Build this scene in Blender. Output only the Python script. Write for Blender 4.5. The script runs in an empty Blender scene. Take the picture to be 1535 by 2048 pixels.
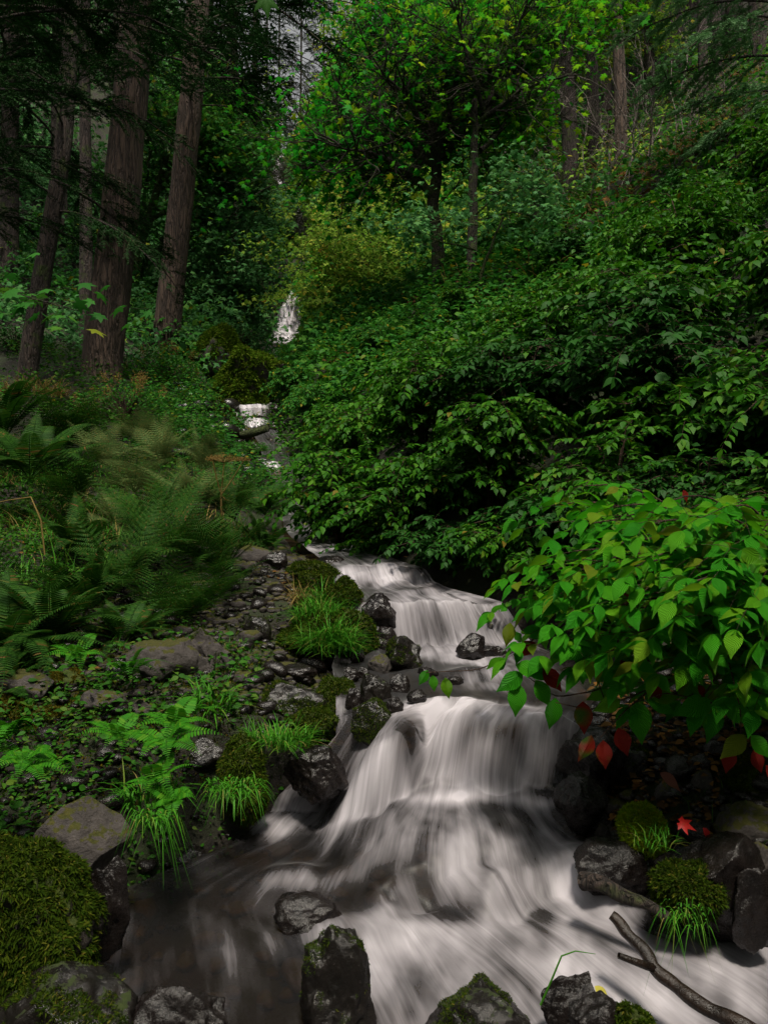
import bpy, bmesh, math, random
import numpy as np
from mathutils import Vector, Matrix
R = math.radians
sc = bpy.context.scene

# ------------------------------------------------------------ camera, world, sun, exposure
cam = bpy.data.objects.new('camera', bpy.data.cameras.new('camera'))
sc.collection.objects.link(cam)
cam.location = (0, 0, 0); cam.rotation_euler = (R(90), 0, 0)
cam.data.sensor_fit = 'VERTICAL'; cam.data.sensor_height = 36; cam.data.lens = 36*1607/2048
cam.data.clip_start = 0.05; cam.data.clip_end = 500
sc.camera = cam
SUN_EL = R(66); SUN_AZ = R(172)        # compass bearing from +Y: high, behind the camera and a little right
world = bpy.data.worlds.new('World'); sc.world = world; world.use_nodes = True
wn, wl = world.node_tree.nodes, world.node_tree.links
sky = wn.new('ShaderNodeTexSky'); sky.sky_type = 'NISHITA'; sky.sun_disc = False
sky.sun_elevation = SUN_EL; sky.sun_rotation = SUN_AZ; sky.dust_density = 6; sky.air_density = 1.4
hs = wn.new('ShaderNodeHueSaturation'); hs.inputs['Saturation'].default_value = 0.06
wl.new(sky.outputs[0], hs.inputs['Color']); wl.new(hs.outputs[0], wn['Background'].inputs[0])
wn['Background'].inputs[1].default_value = 0.12
sun = bpy.data.objects.new('sun', bpy.data.lights.new('sun', 'SUN'))
sc.collection.objects.link(sun)
sun.data.energy = 4.3; sun.data.angle = R(8); sun.data.color = (1, .91, .76)
sun.rotation_euler = Vector((math.sin(SUN_AZ)*math.cos(SUN_EL), math.cos(SUN_AZ)*math.cos(SUN_EL), math.sin(SUN_EL))).to_track_quat('Z', 'Y').to_euler()
sc.view_settings.view_transform = 'Standard'; sc.view_settings.look = 'None'
sc.view_settings.gamma = 1; sc.view_settings.exposure = 0.0
sc.cycles.max_bounces = 5; sc.cycles.diffuse_bounces = 3; sc.cycles.glossy_bounces = 2
sc.cycles.transmission_bounces = 3; sc.cycles.transparent_max_bounces = 8
sc.cycles.use_denoising = True

# ------------------------------------------------------------ helpers
F = 1607.0
def P(px, py, Y): return np.array([(px-767.5)/F*Y, Y, (1024-py)/F*Y])
def smooth(a, b, x):
    t = np.clip((np.asarray(x, float)-a)/(b-a), 0, 1); return t*t*(3-2*t)
def _h(i, j, k, s):
    n = (i*374761393 + j*668265263 + k*2147483647 + s*1274126177) & 0xffffffff
    n = ((n ^ (n >> 13))*1274126177) & 0xffffffff
    return ((n ^ (n >> 16)) & 0xffff)/65535.0
def vnoise(p, seed=0):
    p = np.asarray(p, float); f = np.floor(p); d = p-f; d = d*d*(3-2*d)
    i, j, k = [f[:, a].astype(np.int64) for a in range(3)]
    x, y, z = d[:, 0], d[:, 1], d[:, 2]; r = 0
    for a in (0, 1):
        for b in (0, 1):
            for c in (0, 1):
                r = r + _h(i+a, j+b, k+c, seed)*(x if a else 1-x)*(y if b else 1-y)*(z if c else 1-z)
    return r*2-1
def fbm(p, seed=0, o=4):
    r = 0; a = 1; p = np.asarray(p, float)
    for q in range(o):
        r = r + a*vnoise(p, seed+q*7); p = p*2.03+3.1; a *= .5
    return r
def fbm2(x, y, f, seed=0, o=4):
    return fbm(np.stack([np.ravel(x)*f, np.ravel(y)*f, np.full(np.size(x), .37)], 1), seed, o).reshape(np.shape(x))

def mesh_np(name, V, faces, uv=None, attr=None, smoothf=False):
    """faces: list of int arrays (n,k)"""
    me = bpy.data.meshes.new(name)
    if not isinstance(faces, (list, tuple)): faces = [faces]
    faces = [np.asarray(f, np.int32) for f in faces if len(f)]
    me.vertices.add(len(V)); me.vertices.foreach_set('co', np.asarray(V, np.float32).ravel())
    li = np.concatenate([f.ravel() for f in faces]); tot = np.concatenate([np.full(len(f), f.shape[1], np.int32) for f in faces])
    me.loops.add(len(li)); me.loops.foreach_set('vertex_index', li)
    me.polygons.add(len(tot)); st = np.zeros(len(tot), np.int32); st[1:] = np.cumsum(tot)[:-1]
    me.polygons.foreach_set('loop_start', st)
    if smoothf: me.polygons.foreach_set('use_smooth', np.ones(len(tot), bool))
    if uv is not None:
        u = me.uv_layers.new(name='UVMap'); u.data.foreach_set('uv', np.asarray(uv, np.float32)[li].ravel())
    if attr:
        for k, v in attr.items():
            a = me.attributes.new(k, 'FLOAT', 'POINT'); a.data.foreach_set('value', np.asarray(v, np.float32))
    me.update(calc_edges=True)
    return me
def link(name, me, mat=None, parent=None, loc=(0, 0, 0)):
    o = bpy.data.objects.new(name, me); sc.collection.objects.link(o); o.location = loc
    if mat is not None and me is not None and not me.materials: me.materials.append(mat)
    if parent is not None: o.parent = parent
    return o
def tag(o, label=None, cat=None, group=None, kind=None):
    if label: o['label'] = label
    if cat: o['category'] = cat
    if group: o['group'] = group
    if kind: o['kind'] = kind
    return o
def empty(name, loc, label, cat, group=None, rz=0, s=1):
    o = bpy.data.objects.new(name, None); sc.collection.objects.link(o)
    o.empty_display_size = .1; o.location = loc; o.rotation_euler.z = rz; o.scale = (s, s, s)
    return tag(o, label, cat, group)
def copy_tree(o, label, loc=None, rz=None, s=None, parent=None, group=None, rx=0, ry=0):
    kids = [k for k in sc.objects if k.parent == o] if parent is None else list(o.children)
    c = o.copy(); sc.collection.objects.link(c)
    if parent is not None: c.parent = parent
    if label: c['label'] = label
    if group: c['group'] = group
    if loc is not None: c.location = loc
    if rz is not None: c.rotation_euler = (rx, ry, rz)
    if s is not None: c.scale = (s, s, s) if np.isscalar(s) else s
    for k in kids:
        d = k.copy(); sc.collection.objects.link(d); d.parent = c
        for g in [g for g in k.children]:
            e = g.copy(); sc.collection.objects.link(e); e.parent = d
    return c

class Tubes:
    def __init__(s): s.V = []; s.Fq = []; s.n = 0
    def add(s, pts, rad, k=5):
        pts = np.asarray(pts, float); n = len(pts); rad = np.broadcast_to(rad, n)
        t = np.gradient(pts, axis=0); t /= np.linalg.norm(t, axis=1)[:, None]+1e-9
        up = np.array([0, 0, 1.]) if abs(t[:, 2].mean()) < .8 else np.array([1., 0, 0])
        a = np.cross(t, up); a /= np.linalg.norm(a, axis=1)[:, None]+1e-9; b = np.cross(t, a)
        th = np.arange(k)*2*math.pi/k
        ring = pts[:, None]+rad[:, None, None]*(np.cos(th)[None, :, None]*a[:, None]+np.sin(th)[None, :, None]*b[:, None])
        s.V.append(ring.reshape(-1, 3))
        i = np.arange(n-1)[:, None]*k; j = np.arange(k)[None]; j2 = (j+1) % k
        f = np.stack([i+j, i+k+j, i+k+j2, i+j2], -1).reshape(-1, 4)+s.n
        s.Fq.append(f); s.n += n*k
        if rad[-1] > .004:
            s.V.append(pts[-1:]); c = s.n; e = s.n-k
            s.caps = getattr(s, 'caps', []); s.caps.append(np.array([[e+q, c, e+(q+1) % k] for q in range(k)])); s.n += 1
    def mesh(s, name, smoothf=True):
        return mesh_np(name, np.concatenate(s.V), [np.concatenate(s.Fq)]+([np.concatenate(s.caps)] if getattr(s, 'caps', None) else []), smoothf=smoothf)

def norm(v): v = np.asarray(v, float); return v/(np.linalg.norm(v, axis=-1, keepdims=True)+1e-9)
def basis(d, n):
    y = norm(d); z = norm(n-(n*y).sum(-1, keepdims=True)*y); x = np.cross(y, z)
    return np.stack([x, y, z], -1)           # columns
def inst(T, pos, B, s):
    V = np.einsum('nij,mj->nmi', B, T['v'])*np.asarray(s, float).reshape(-1, 1, 1)+np.asarray(pos)[:, None]
    n, m = len(pos), len(T['v'])
    fs = [(f[None]+(np.arange(n)*m)[:, None, None]).reshape(-1, f.shape[1]) for f in T['f']]
    uv = np.tile(T['uv'], (n, 1)) if 'uv' in T else None
    return V.reshape(-1, 3), fs, uv
class Leaves:
    def __init__(s): s.p = []; s.d = []; s.n = []; s.s = []
    def add(s, p, d, n, sz): s.p.append(p); s.d.append(d); s.n.append(n); s.s.append(sz)
    def mesh(s, name, T):
        V, fs, uv = inst(T, np.array(s.p), basis(np.array(s.d, float), np.array(s.n, float)), np.array(s.s))
        return mesh_np(name, V, fs, uv=uv)

# leaf templates (along +Y, unit length)
def leaf_template(w=(.0, .17, .26, .27, .2, .09, 0), fold=.12, droop=.18):
    n = len(w); t = np.linspace(0, 1, n); v = []; uv = []
    for i in range(n): v.append((0, t[i], -droop*t[i]**2)); uv.append((.5, t[i]))
    fq = []; ft = []; L = []; Rr = []
    for i in range(1, n-1):
        L.append(len(v)); v.append((-w[i], t[i]-.02, -droop*t[i]**2+fold*w[i]*2)); uv.append((0, t[i]))
        Rr.append(len(v)); v.append((w[i], t[i]-.02, -droop*t[i]**2+fold*w[i]*2)); uv.append((1, t[i]))
    for a, (S, fl) in enumerate(((L, 0), (Rr, 1))):
        for i in range(len(S)-1):
            q = [i+1, i+2, S[i+1], S[i]]; fq.append(q if not fl else q[::-1])
        e = [[0, 1, S[0]], [n-2, n-1, S[-1]]]
        for q in e: ft.append(q if not fl else q[::-1])
    return dict(v=np.array(v, float), f=[np.array(fq), np.array(ft)], uv=np.array(uv, float))
T_DOG = leaf_template()
T_DOGM = leaf_template(w=(0, .24, .27, .14, 0), fold=.1, droop=.2)
T_SIMPLE = dict(v=np.array([(0, 0, 0), (-.3, .5, .05), (0, 1, -.12), (.3, .5, .05)]), f=[np.array([[0, 2, 1], [0, 3, 2]])])
def maple_template():
    ang = [0, 14, 32, 50, 62, 80, 100, 118, 150, 180]; rad = [1, .62, .48, .86, .62, .38, .66, .4, .35, .12]
    pts = [(math.sin(R(a))*r*.6, .35+math.cos(R(a))*r*.6) for a, r in zip(ang, rad)]
    allp = pts+[(-x, y) for x, y in pts[-2:0:-1]]
    v = [(0, .35, .06)]+[(x, y, -.22*(x*x+(y-.35)**2)) for x, y in allp]; n = len(allp)
    return dict(v=np.array(v, float), f=[np.array([[0, 1+(i+1) % n, 1+i] for i in range(n)])])
T_MAPLE = maple_template()
T_STAR = dict(v=np.array([(0, 0, 0), (-.45, .35, -.05), (-.14, .5, .04), (0, 1, -.1), (.14, .5, .04), (.45, .35, -.05)]), f=[np.array([[0, 2, 1], [0, 5, 4], [0, 4, 2], [2, 4, 3]])])

# ------------------------------------------------------------ materials
def newmat(name):
    m = bpy.data.materials.new(name); m.use_nodes = True
    n = m.node_tree.nodes; n.clear(); return m, n, m.node_tree.links
def ramp(n, l, src, stops):
    r = n.new('ShaderNodeValToRGB'); e = r.color_ramp.elements
    while len(e) < len(stops): e.new(.5)
    for q, (p, c) in zip(e, stops):
        q.position = p; q.color = (*c, 1) if len(c) == 3 else c
    l.new(src, r.inputs[0]); return r.outputs[0]
def leafmat(name, stops, trans=.3, rough=.45, spec=.35, sc_=.5, veins=False, two=None):
    m, n, l = newmat(name); out = n.new('ShaderNodeOutputMaterial')
    g = n.new('ShaderNodeNewGeometry')
    c = ramp(n, l, g.outputs['Random Per Island'], stops)
    if two:        # autumn tint creeping over part of the leaf
        tc = n.new('ShaderNodeTexCoord'); nz = n.new('ShaderNodeTexNoise'); nz.inputs['Scale'].default_value = two[1]
        l.new(tc.outputs['Object'], nz.inputs[0]); f = ramp(n, l, nz.outputs[0], [(two[2], (0, 0, 0)), (two[2]+.1, (1, 1, 1))])
        mx = n.new('ShaderNodeMix'); mx.data_type = 'RGBA'; l.new(f, mx.inputs[0]); l.new(c, mx.inputs[6]); mx.inputs[7].default_value = (*two[0], 1); c = mx.outputs[2]
    p = n.new('ShaderNodeBsdfPrincipled'); p.inputs['Roughness'].default_value = rough+.12; p.inputs['Specular IOR Level'].default_value = spec*sc_
    l.new(c, p.inputs['Base Color'])
    t = n.new('ShaderNodeBsdfTranslucent'); l.new(c, t.inputs[0])
    if veins:
        uv = n.new('ShaderNodeUVMap'); sx = n.new('ShaderNodeSeparateXYZ'); l.new(uv.outputs[0], sx.inputs[0])
        a = n.new('ShaderNodeMath'); a.operation = 'SUBTRACT'; l.new(sx.outputs[0], a.inputs[0]); a.inputs[1].default_value = .5
        b = n.new('ShaderNodeMath'); b.operation = 'ABSOLUTE'; l.new(a.outputs[0], b.inputs[0])
        k = n.new('ShaderNodeMath'); k.operation = 'MULTIPLY_ADD'; l.new(b.outputs[0], k.inputs[0]); k.inputs[1].default_value = -.55; l.new(sx.outputs[1], k.inputs[2])
        s = n.new('ShaderNodeMath'); s.operation = 'MULTIPLY'; l.new(k.outputs[0], s.inputs[0]); s.inputs[1].default_value = 48
        q = n.new('ShaderNodeMath'); q.operation = 'SINE'; l.new(s.outputs[0], q.inputs[0])
        q2 = n.new('ShaderNodeMath'); q2.operation = 'ABSOLUTE'; l.new(q.outputs[0], q2.inputs[0])
        bp = n.new('ShaderNodeBump'); bp.inputs['Strength'].default_value = .9; bp.inputs['Distance'].default_value = .006
        l.new(q2.outputs[0], bp.inputs['Height']); l.new(bp.outputs[0], p.inputs['Normal'])
    x = n.new('ShaderNodeMixShader'); x.inputs[0].default_value = trans
    l.new(p.outputs[0], x.inputs[1]); l.new(t.outputs[0], x.inputs[2]); l.new(x.outputs[0], out.inputs[0])
    return m
def noise(n, l, scale, detail=6, rough=.6, vec=None, dist=0):
    z = n.new('ShaderNodeTexNoise'); z.inputs['Scale'].default_value = scale; z.inputs['Detail'].default_value = detail
    z.inputs['Roughness'].default_value = rough; z.inputs['Distortion'].default_value = dist
    if vec is not None: l.new(vec, z.inputs['Vector'])
    return z.outputs[0]
def mix(n, l, f, a, b):
    m = n.new('ShaderNodeMix'); m.data_type = 'RGBA'
    for s, v in ((0, f), (6, a), (7, b)):
        if hasattr(v, 'links'): l.new(v, m.inputs[s])
        else: m.inputs[s].default_value = v if s == 0 else (*v, 1)
    return m.outputs[2]
def rockmat(name, c1, c2, wet=.3, moss=0.0, mcol=((.02, .035, .004), (.05, .065, .007)), scale=15):
    m, n, l = newmat(name); out = n.new('ShaderNodeOutputMaterial'); p = n.new('ShaderNodeBsdfPrincipled')
    tc = n.new('ShaderNodeTexCoord'); v = tc.outputs['Object']
    a = noise(n, l, scale, 8, .65, v); b = noise(n, l, scale*7, 6, .7, v)
    col = ramp(n, l, a, [(.3, c1), (.7, c2)])
    fl = ramp(n, l, b, [(.58, (0, 0, 0)), (.75, (1, 1, 1))])
    col = mix(n, l, fl, col, tuple(min(1, x*1.5) for x in c2))
    rg = ramp(n, l, b, [(.3, (wet*.6,)*3), (.75, (min(1, wet*2),)*3)])
    if moss > 0:
        g = n.new('ShaderNodeNewGeometry'); s = n.new('ShaderNodeSeparateXYZ'); l.new(g.outputs['Normal'], s.inputs[0])
        ad = n.new('ShaderNodeMath'); ad.operation = 'MULTIPLY_ADD'; l.new(noise(n, l, scale*1.5, 6, .7, v), ad.inputs[0]); ad.inputs[1].default_value = .9
        nz_ = n.new('ShaderNodeMath'); nz_.operation = 'MULTIPLY'; l.new(s.outputs[2], nz_.inputs[0]); nz_.inputs[1].default_value = .45; l.new(nz_.outputs[0], ad.inputs[2])
        f = ramp(n, l, ad.outputs[0], [(.96-moss*.4, (0, 0, 0)), (1.0-moss*.4, (1, 1, 1))])
        mc = ramp(n, l, noise(n, l, 60, 4, .6, v), [(.3, mcol[0]), (.7, mcol[1])])
        col = mix(n, l, f, col, mc); rg = mix(n, l, f, rg, (.95,)*3)
    l.new(col, p.inputs['Base Color']); l.new(rg, p.inputs['Roughness']); p.inputs['Specular IOR Level'].default_value = .45 if wet < .3 else .35
    bp = n.new('ShaderNodeBump'); bp.inputs['Strength'].default_value = 1; bp.inputs['Distance'].default_value = .006 if wet < .3 else .014
    hh = n.new('ShaderNodeMath'); hh.operation = 'MULTIPLY_ADD'; l.new(b, hh.inputs[0]); hh.inputs[1].default_value = .5; l.new(a, hh.inputs[2])
    l.new(hh.outputs[0], bp.inputs['Height']); l.new(bp.outputs[0], p.inputs['Normal']); l.new(p.outputs[0], out.inputs[0])
    return m
def barkmat(name, c1, c2, moss=0, zs=.22, sc_=14):
    m, n, l = newmat(name); out = n.new('ShaderNodeOutputMaterial'); p = n.new('ShaderNodeBsdfPrincipled')
    tc = n.new('ShaderNodeTexCoord'); mp = n.new('ShaderNodeMapping'); mp.inputs['Scale'].default_value = (1, 1, zs)
    l.new(tc.outputs['Object'], mp.inputs[0]); v = mp.outputs[0]
    v2 = n.new('ShaderNodeMapping'); v2.inputs['Scale'].default_value = (1, 1, .45); l.new(v, v2.inputs[0])
    r1 = noise(n, l, sc_*1.1, 3, .5, v2.outputs[0], .6); q1 = n.new('ShaderNodeMath'); q1.operation = 'SUBTRACT'; l.new(r1, q1.inputs[0]); q1.inputs[1].default_value = .5
    q2 = n.new('ShaderNodeMath'); q2.operation = 'ABSOLUTE'; l.new(q1.outputs[0], q2.inputs[0])
    a = noise(n, l, sc_*2.6, 8, .75, v)
    e = ramp(n, l, q2.outputs[0], [(0, (0, 0, 0)), (.09, (1, 1, 1))])
    col = mix(n, l, e, c1, c2); col = mix(n, l, ramp(n, l, a, [(.35, (0, 0, 0)), (.7, (.6, .6, .6))]), col, tuple(x*1.6 for x in c2))
    if moss:
        f = ramp(n, l, noise(n, l, 3, 5, .7, tc.outputs['Object']), [(.62-moss*.3, (0, 0, 0)), (.7-moss*.3, (1, 1, 1))])
        col = mix(n, l, f, col, (.045, .065, .008))
    l.new(col, p.inputs['Base Color']); p.inputs['Roughness'].default_value = .9
    bp = n.new('ShaderNodeBump'); bp.inputs['Strength'].default_value = 1; bp.inputs['Distance'].default_value = .04
    hh = n.new('ShaderNodeMath'); hh.operation = 'MULTIPLY_ADD'; l.new(a, hh.inputs[0]); hh.inputs[1].default_value = .5; l.new(e, hh.inputs[2])
    l.new(hh.outputs[0], bp.inputs['Height']); l.new(bp.outputs[0], p.inputs['Normal']); l.new(p.outputs[0], out.inputs[0])
    return m
M = {}
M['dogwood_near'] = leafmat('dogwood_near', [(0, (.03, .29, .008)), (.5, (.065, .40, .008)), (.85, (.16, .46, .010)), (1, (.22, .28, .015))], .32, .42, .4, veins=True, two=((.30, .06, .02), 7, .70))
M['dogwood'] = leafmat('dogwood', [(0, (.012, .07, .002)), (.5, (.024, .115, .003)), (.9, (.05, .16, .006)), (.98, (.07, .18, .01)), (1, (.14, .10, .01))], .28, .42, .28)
M['dogwood_shade'] = leafmat('dogwood_shade', [(0, (.008, .05, .004)), (1, (.018, .085, .008))], .2, .45, .28)  # darker copy of dogwood with shade put into the leaf colour
M['red_leaf'] = leafmat('red_leaf', [(0, (.30, .012, .008)), (1, (.38, .04, .02))], .3, .4, .4, veins=True, two=((.06, .14, .012), 9, .60))
M['fallen_red'] = leafmat('fallen_red', [(0, (.42, .012, .01)), (1, (.42, .012, .01))], .15, .35, .5)
M['fallen_pink'] = leafmat('fallen_pink', [(0, (.42, .16, .12)), (1, (.42, .16, .12))], .15, .5, .4, veins=True)
M['fallen_yellow'] = leafmat('fallen_yellow', [(0, (.45, .40, .06)), (1, (.45, .40, .06))], .2, .5, .4)
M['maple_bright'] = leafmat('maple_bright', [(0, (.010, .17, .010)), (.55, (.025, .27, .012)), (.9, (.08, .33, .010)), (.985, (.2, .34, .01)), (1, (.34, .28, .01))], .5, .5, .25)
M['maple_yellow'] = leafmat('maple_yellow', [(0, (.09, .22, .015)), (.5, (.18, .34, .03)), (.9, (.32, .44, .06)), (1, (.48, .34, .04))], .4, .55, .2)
M['maple_grey'] = leafmat('maple_grey', [(0, (.035, .12, .032)), (.6, (.05, .17, .045)), (1, (.08, .20, .045))], .3, .5, .3)
M['maple_mid'] = leafmat('maple_mid', [(0, (.018, .10, .012)), (.6, (.03, .15, .014)), (.95, (.07, .18, .015)), (1, (.25, .2, .01))], .35, .5, .25)
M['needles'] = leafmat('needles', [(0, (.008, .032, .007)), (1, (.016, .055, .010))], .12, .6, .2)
M['needles_blue'] = leafmat('needles_blue', [(0, (.07, .17, .07)), (1, (.16, .30, .12))], .15, .6, .3)
M['fern'] = leafmat('fern', [(0, (.010, .045, .003)), (.8, (.024, .085, .006)), (.95, (.05, .09, .010)), (1, (.13, .07, .02))], .25, .5, .3)
M['moss_mid'] = leafmat('moss_mid', [(0, (.04, .09, .005)), (.7, (.08, .15, .008)), (1, (.14, .16, .02))], .3, .8, .1)
M['maple_lit'] = leafmat('maple_lit', [(0, (.02, .20, .010)), (.4, (.06, .32, .010)), (.85, (.17, .40, .010)), (1, (.32, .42, .015))], .5, .5, .2)  # yellower maple copy, sunlight on the crown put into the leaf colour
M['moss_gold'] = leafmat('moss_gold', [(0, (.035, .04, .003)), (.6, (.08, .08, .006)), (1, (.17, .12, .015))], .3, .8, .1)
M['fern_pale'] = leafmat('fern_pale', [(0, (.06, .11, .028)), (.8, (.12, .18, .055)), (1, (.22, .15, .045))], .3, .6, .2)
M['fern_bright'] = leafmat('fern_bright', [(0, (.022, .14, .004)), (.7, (.04, .20, .007)), (1, (.08, .22, .01))], .3, .5, .3)
M['grass'] = leafmat('grass', [(0, (.03, .15, .008)), (.75, (.06, .24, .012)), (.9, (.12, .22, .02)), (1, (.25, .19, .06))], .3, .45, .3)
M['dry_grass'] = leafmat('dry_grass', [(0, (.16, .11, .03)), (1, (.28, .2, .07))], .3, .6, .2)
M['moss'] = leafmat('moss', [(0, (.016, .036, .003)), (.6, (.035, .065, .004)), (.92, (.065, .09, .007)), (1, (.14, .12, .02))], .3, .8, .1)
M['moss_bright'] = leafmat('moss_bright', [(0, (.10, .20, .006)), (.7, (.20, .30, .008)), (1, (.28, .24, .02))], .3, .8, .1)
M['herb'] = leafmat('herb', [(0, (.016, .07, .003)), (.7, (.028, .125, .007)), (1, (.08, .14, .012))], .3, .5, .3)
M['plume'] = leafmat('plume', [(0, (.14, .09, .03)), (1, (.26, .17, .05))], .3, .8, .1)
M['litter'] = leafmat('litter', [(0, (.04, .02, .008)), (.6, (.09, .05, .015)), (1, (.2, .09, .02))], .1, .7, .2)
M['rock_dry'] = rockmat('rock_dry', (.028, .024, .022), (.07, .06, .055), .8, .5, ((.03, .036, .005), (.06, .055, .008)))
M['rock_wet'] = rockmat('rock_wet', (.003, .0022, .0020), (.015, .011, .010), .2, 0)
M['rock_wetmoss'] = rockmat('rock_wetmoss', (.004, .0035, .003), (.016, .013, .011), .16, .22, ((.010, .018, .002), (.028, .042, .005)))
M['rock_moss'] = rockmat('rock_moss', (.03, .024, .02), (.06, .05, .045), .6, 1.2)
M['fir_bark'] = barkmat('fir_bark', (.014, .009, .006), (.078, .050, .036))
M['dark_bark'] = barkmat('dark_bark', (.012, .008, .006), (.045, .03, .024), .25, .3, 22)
M['maple_bark'] = barkmat('maple_bark', (.012, .008, .005), (.04, .03, .022), .4, .4, 30)
M['moss_bark'] = barkmat('moss_bark', (.02, .025, .006), (.04, .045, .01), 1.3, .4, 30)
M['pale_twig'] = barkmat('pale_twig', (.10, .08, .07), (.22, .18, .16), 0, .4, 40)
M['twig'] = barkmat('twig', (.035, .02, .012), (.10, .05, .03), 0, .4, 60)
M['wet_wood'] = rockmat('wet_wood', (.006, .004, .003), (.028, .016, .010), .25, 0, scale=14)

# ground: dark soil, moss patches and stony bits
m, n, l = newmat('ground_soil'); out = n.new('ShaderNodeOutputMaterial'); p = n.new('ShaderNodeBsdfPrincipled')
tc = n.new('ShaderNodeTexCoord'); v = tc.outputs['Object']
a = noise(n, l, 2.2, 8, .7, v); b = noise(n, l, 24, 6, .7, v); c = noise(n, l, .5, 6, .7, v)
col = ramp(n, l, b, [(.3, (.005, .0035, .0025)), (.55, (.016, .011, .007)), (.8, (.04, .028, .02))])
col = mix(n, l, ramp(n, l, a, [(.45, (0, 0, 0)), (.58, (1, 1, 1))]), col, (.018, .03, .004))
col = mix(n, l, ramp(n, l, c, [(.55, (0, 0, 0)), (.7, (.7, .7, .7))]), col, (.03, .022, .014))
l.new(col, p.inputs['Base Color']); p.inputs['Roughness'].default_value = .85
bp = n.new('ShaderNodeBump'); bp.inputs['Strength'].default_value = 1; bp.inputs['Distance'].default_value = .05
l.new(b, bp.inputs['Height']); l.new(bp.outputs[0], p.inputs['Normal']); l.new(p.outputs[0], out.inputs[0]); M['ground'] = m

# water: dark clear water with streaks of white foam carried along the flow (UV follows the current)
def watermat(name, fx, fy, bright=.62):
    m, n, l = newmat(name); out = n.new('ShaderNodeOutputMaterial')
    uv = n.new('ShaderNodeUVMap'); mp = n.new('ShaderNodeMapping'); l.new(uv.outputs[0], mp.inputs[0]); mp.inputs['Scale'].default_value = (fx, fy, 1)
    w = n.new('ShaderNodeTexNoise'); w.inputs['Scale'].default_value = .35; w.inputs['Detail'].default_value = 2; l.new(mp.outputs[0], w.inputs[0])
    add = n.new('ShaderNodeVectorMath'); add.operation = 'MULTIPLY_ADD'; l.new(w.outputs[1], add.inputs[0]); add.inputs[1].default_value = (3.2, 1.2, 0); l.new(mp.outputs[0], add.inputs[2])
    s1 = noise(n, l, 1, 5, .62, add.outputs[0])
    mp2 = n.new('ShaderNodeMapping'); l.new(add.outputs[0], mp2.inputs[0]); mp2.inputs['Scale'].default_value = (4.5, 1.4, 1)
    s2 = noise(n, l, 1, 4, .6, mp2.outputs[0])
    st = n.new('ShaderNodeMath'); st.operation = 'MULTIPLY_ADD'; l.new(s2, st.inputs[0]); st.inputs[1].default_value = .15
    mp3 = n.new('ShaderNodeMapping'); l.new(mp.outputs[0], mp3.inputs[0]); mp3.inputs['Scale'].default_value = (.22, .9, 1)
    s3 = noise(n, l, 1, 4, .55, mp3.outputs[0], .6)
    sm = n.new('ShaderNodeMath'); sm.operation = 'MULTIPLY_ADD'; l.new(s3, sm.inputs[0]); sm.inputs[1].default_value = .7
    sh_ = n.new('ShaderNodeMath'); sh_.operation = 'MULTIPLY_ADD'; l.new(s1, sh_.inputs[0]); sh_.inputs[1].default_value = .55; sh_.inputs[2].default_value = -.06; l.new(sh_.outputs[0], sm.inputs[2]); l.new(sm.outputs[0], st.inputs[2])
    at = n.new('ShaderNodeAttribute'); at.attribute_name = 'foam'
    q = n.new('ShaderNodeMath'); q.operation = 'MULTIPLY_ADD'; l.new(st.outputs[0], q.inputs[0]); q.inputs[1].default_value = 1.7
    o2 = n.new('ShaderNodeMath'); o2.operation = 'SUBTRACT'; l.new(at.outputs['Fac'], o2.inputs[0]); o2.inputs[1].default_value = 1.15
    l.new(o2.outputs[0], q.inputs[2])
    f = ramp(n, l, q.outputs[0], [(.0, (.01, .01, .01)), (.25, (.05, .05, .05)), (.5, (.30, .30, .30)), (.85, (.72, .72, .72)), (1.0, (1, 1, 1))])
    bp = n.new('ShaderNodeBump'); bp.inputs['Strength'].default_value = .25; bp.inputs['Distance'].default_value = .015; l.new(st.outputs[0], bp.inputs['Height'])
    gl = n.new('ShaderNodeBsdfGlossy'); gl.inputs['Roughness'].default_value = .42; gl.inputs[0].default_value = (.6, .6, .6, 1); l.new(bp.outputs[0], gl.inputs['Normal'])
    tr = n.new('ShaderNodeBsdfTransparent'); tr.inputs[0].default_value = (.40, .28, .16, 1)
    fr = n.new('ShaderNodeFresnel'); fr.inputs[0].default_value = 1.33; l.new(bp.outputs[0], fr.inputs[1])
    dk = n.new('ShaderNodeMixShader'); l.new(fr.outputs[0], dk.inputs[0]); l.new(tr.outputs[0], dk.inputs[1]); l.new(gl.outputs[0], dk.inputs[2])
    df = n.new('ShaderNodeBsdfDiffuse'); df.inputs[0].default_value = (bright*.98, bright*.925, bright, 1); l.new(bp.outputs[0], df.inputs['Normal'])
    tl = n.new('ShaderNodeBsdfTranslucent'); tl.inputs[0].default_value = (bright, bright*.95, bright*.985, 1)
    wm = n.new('ShaderNodeMixShader'); wm.inputs[0].default_value = .25; l.new(df.outputs[0], wm.inputs[1]); l.new(tl.outputs[0], wm.inputs[2])
    x = n.new('ShaderNodeMixShader'); l.new(f, x.inputs[0]); l.new(dk.outputs[0], x.inputs[1]); l.new(wm.outputs[0], x.inputs[2]); l.new(x.outputs[0], out.inputs[0])
    return m
M['water'] = watermat('water', 24, 1.5)
M['water_far'] = watermat('water_far', 9, .7, .75)

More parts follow.
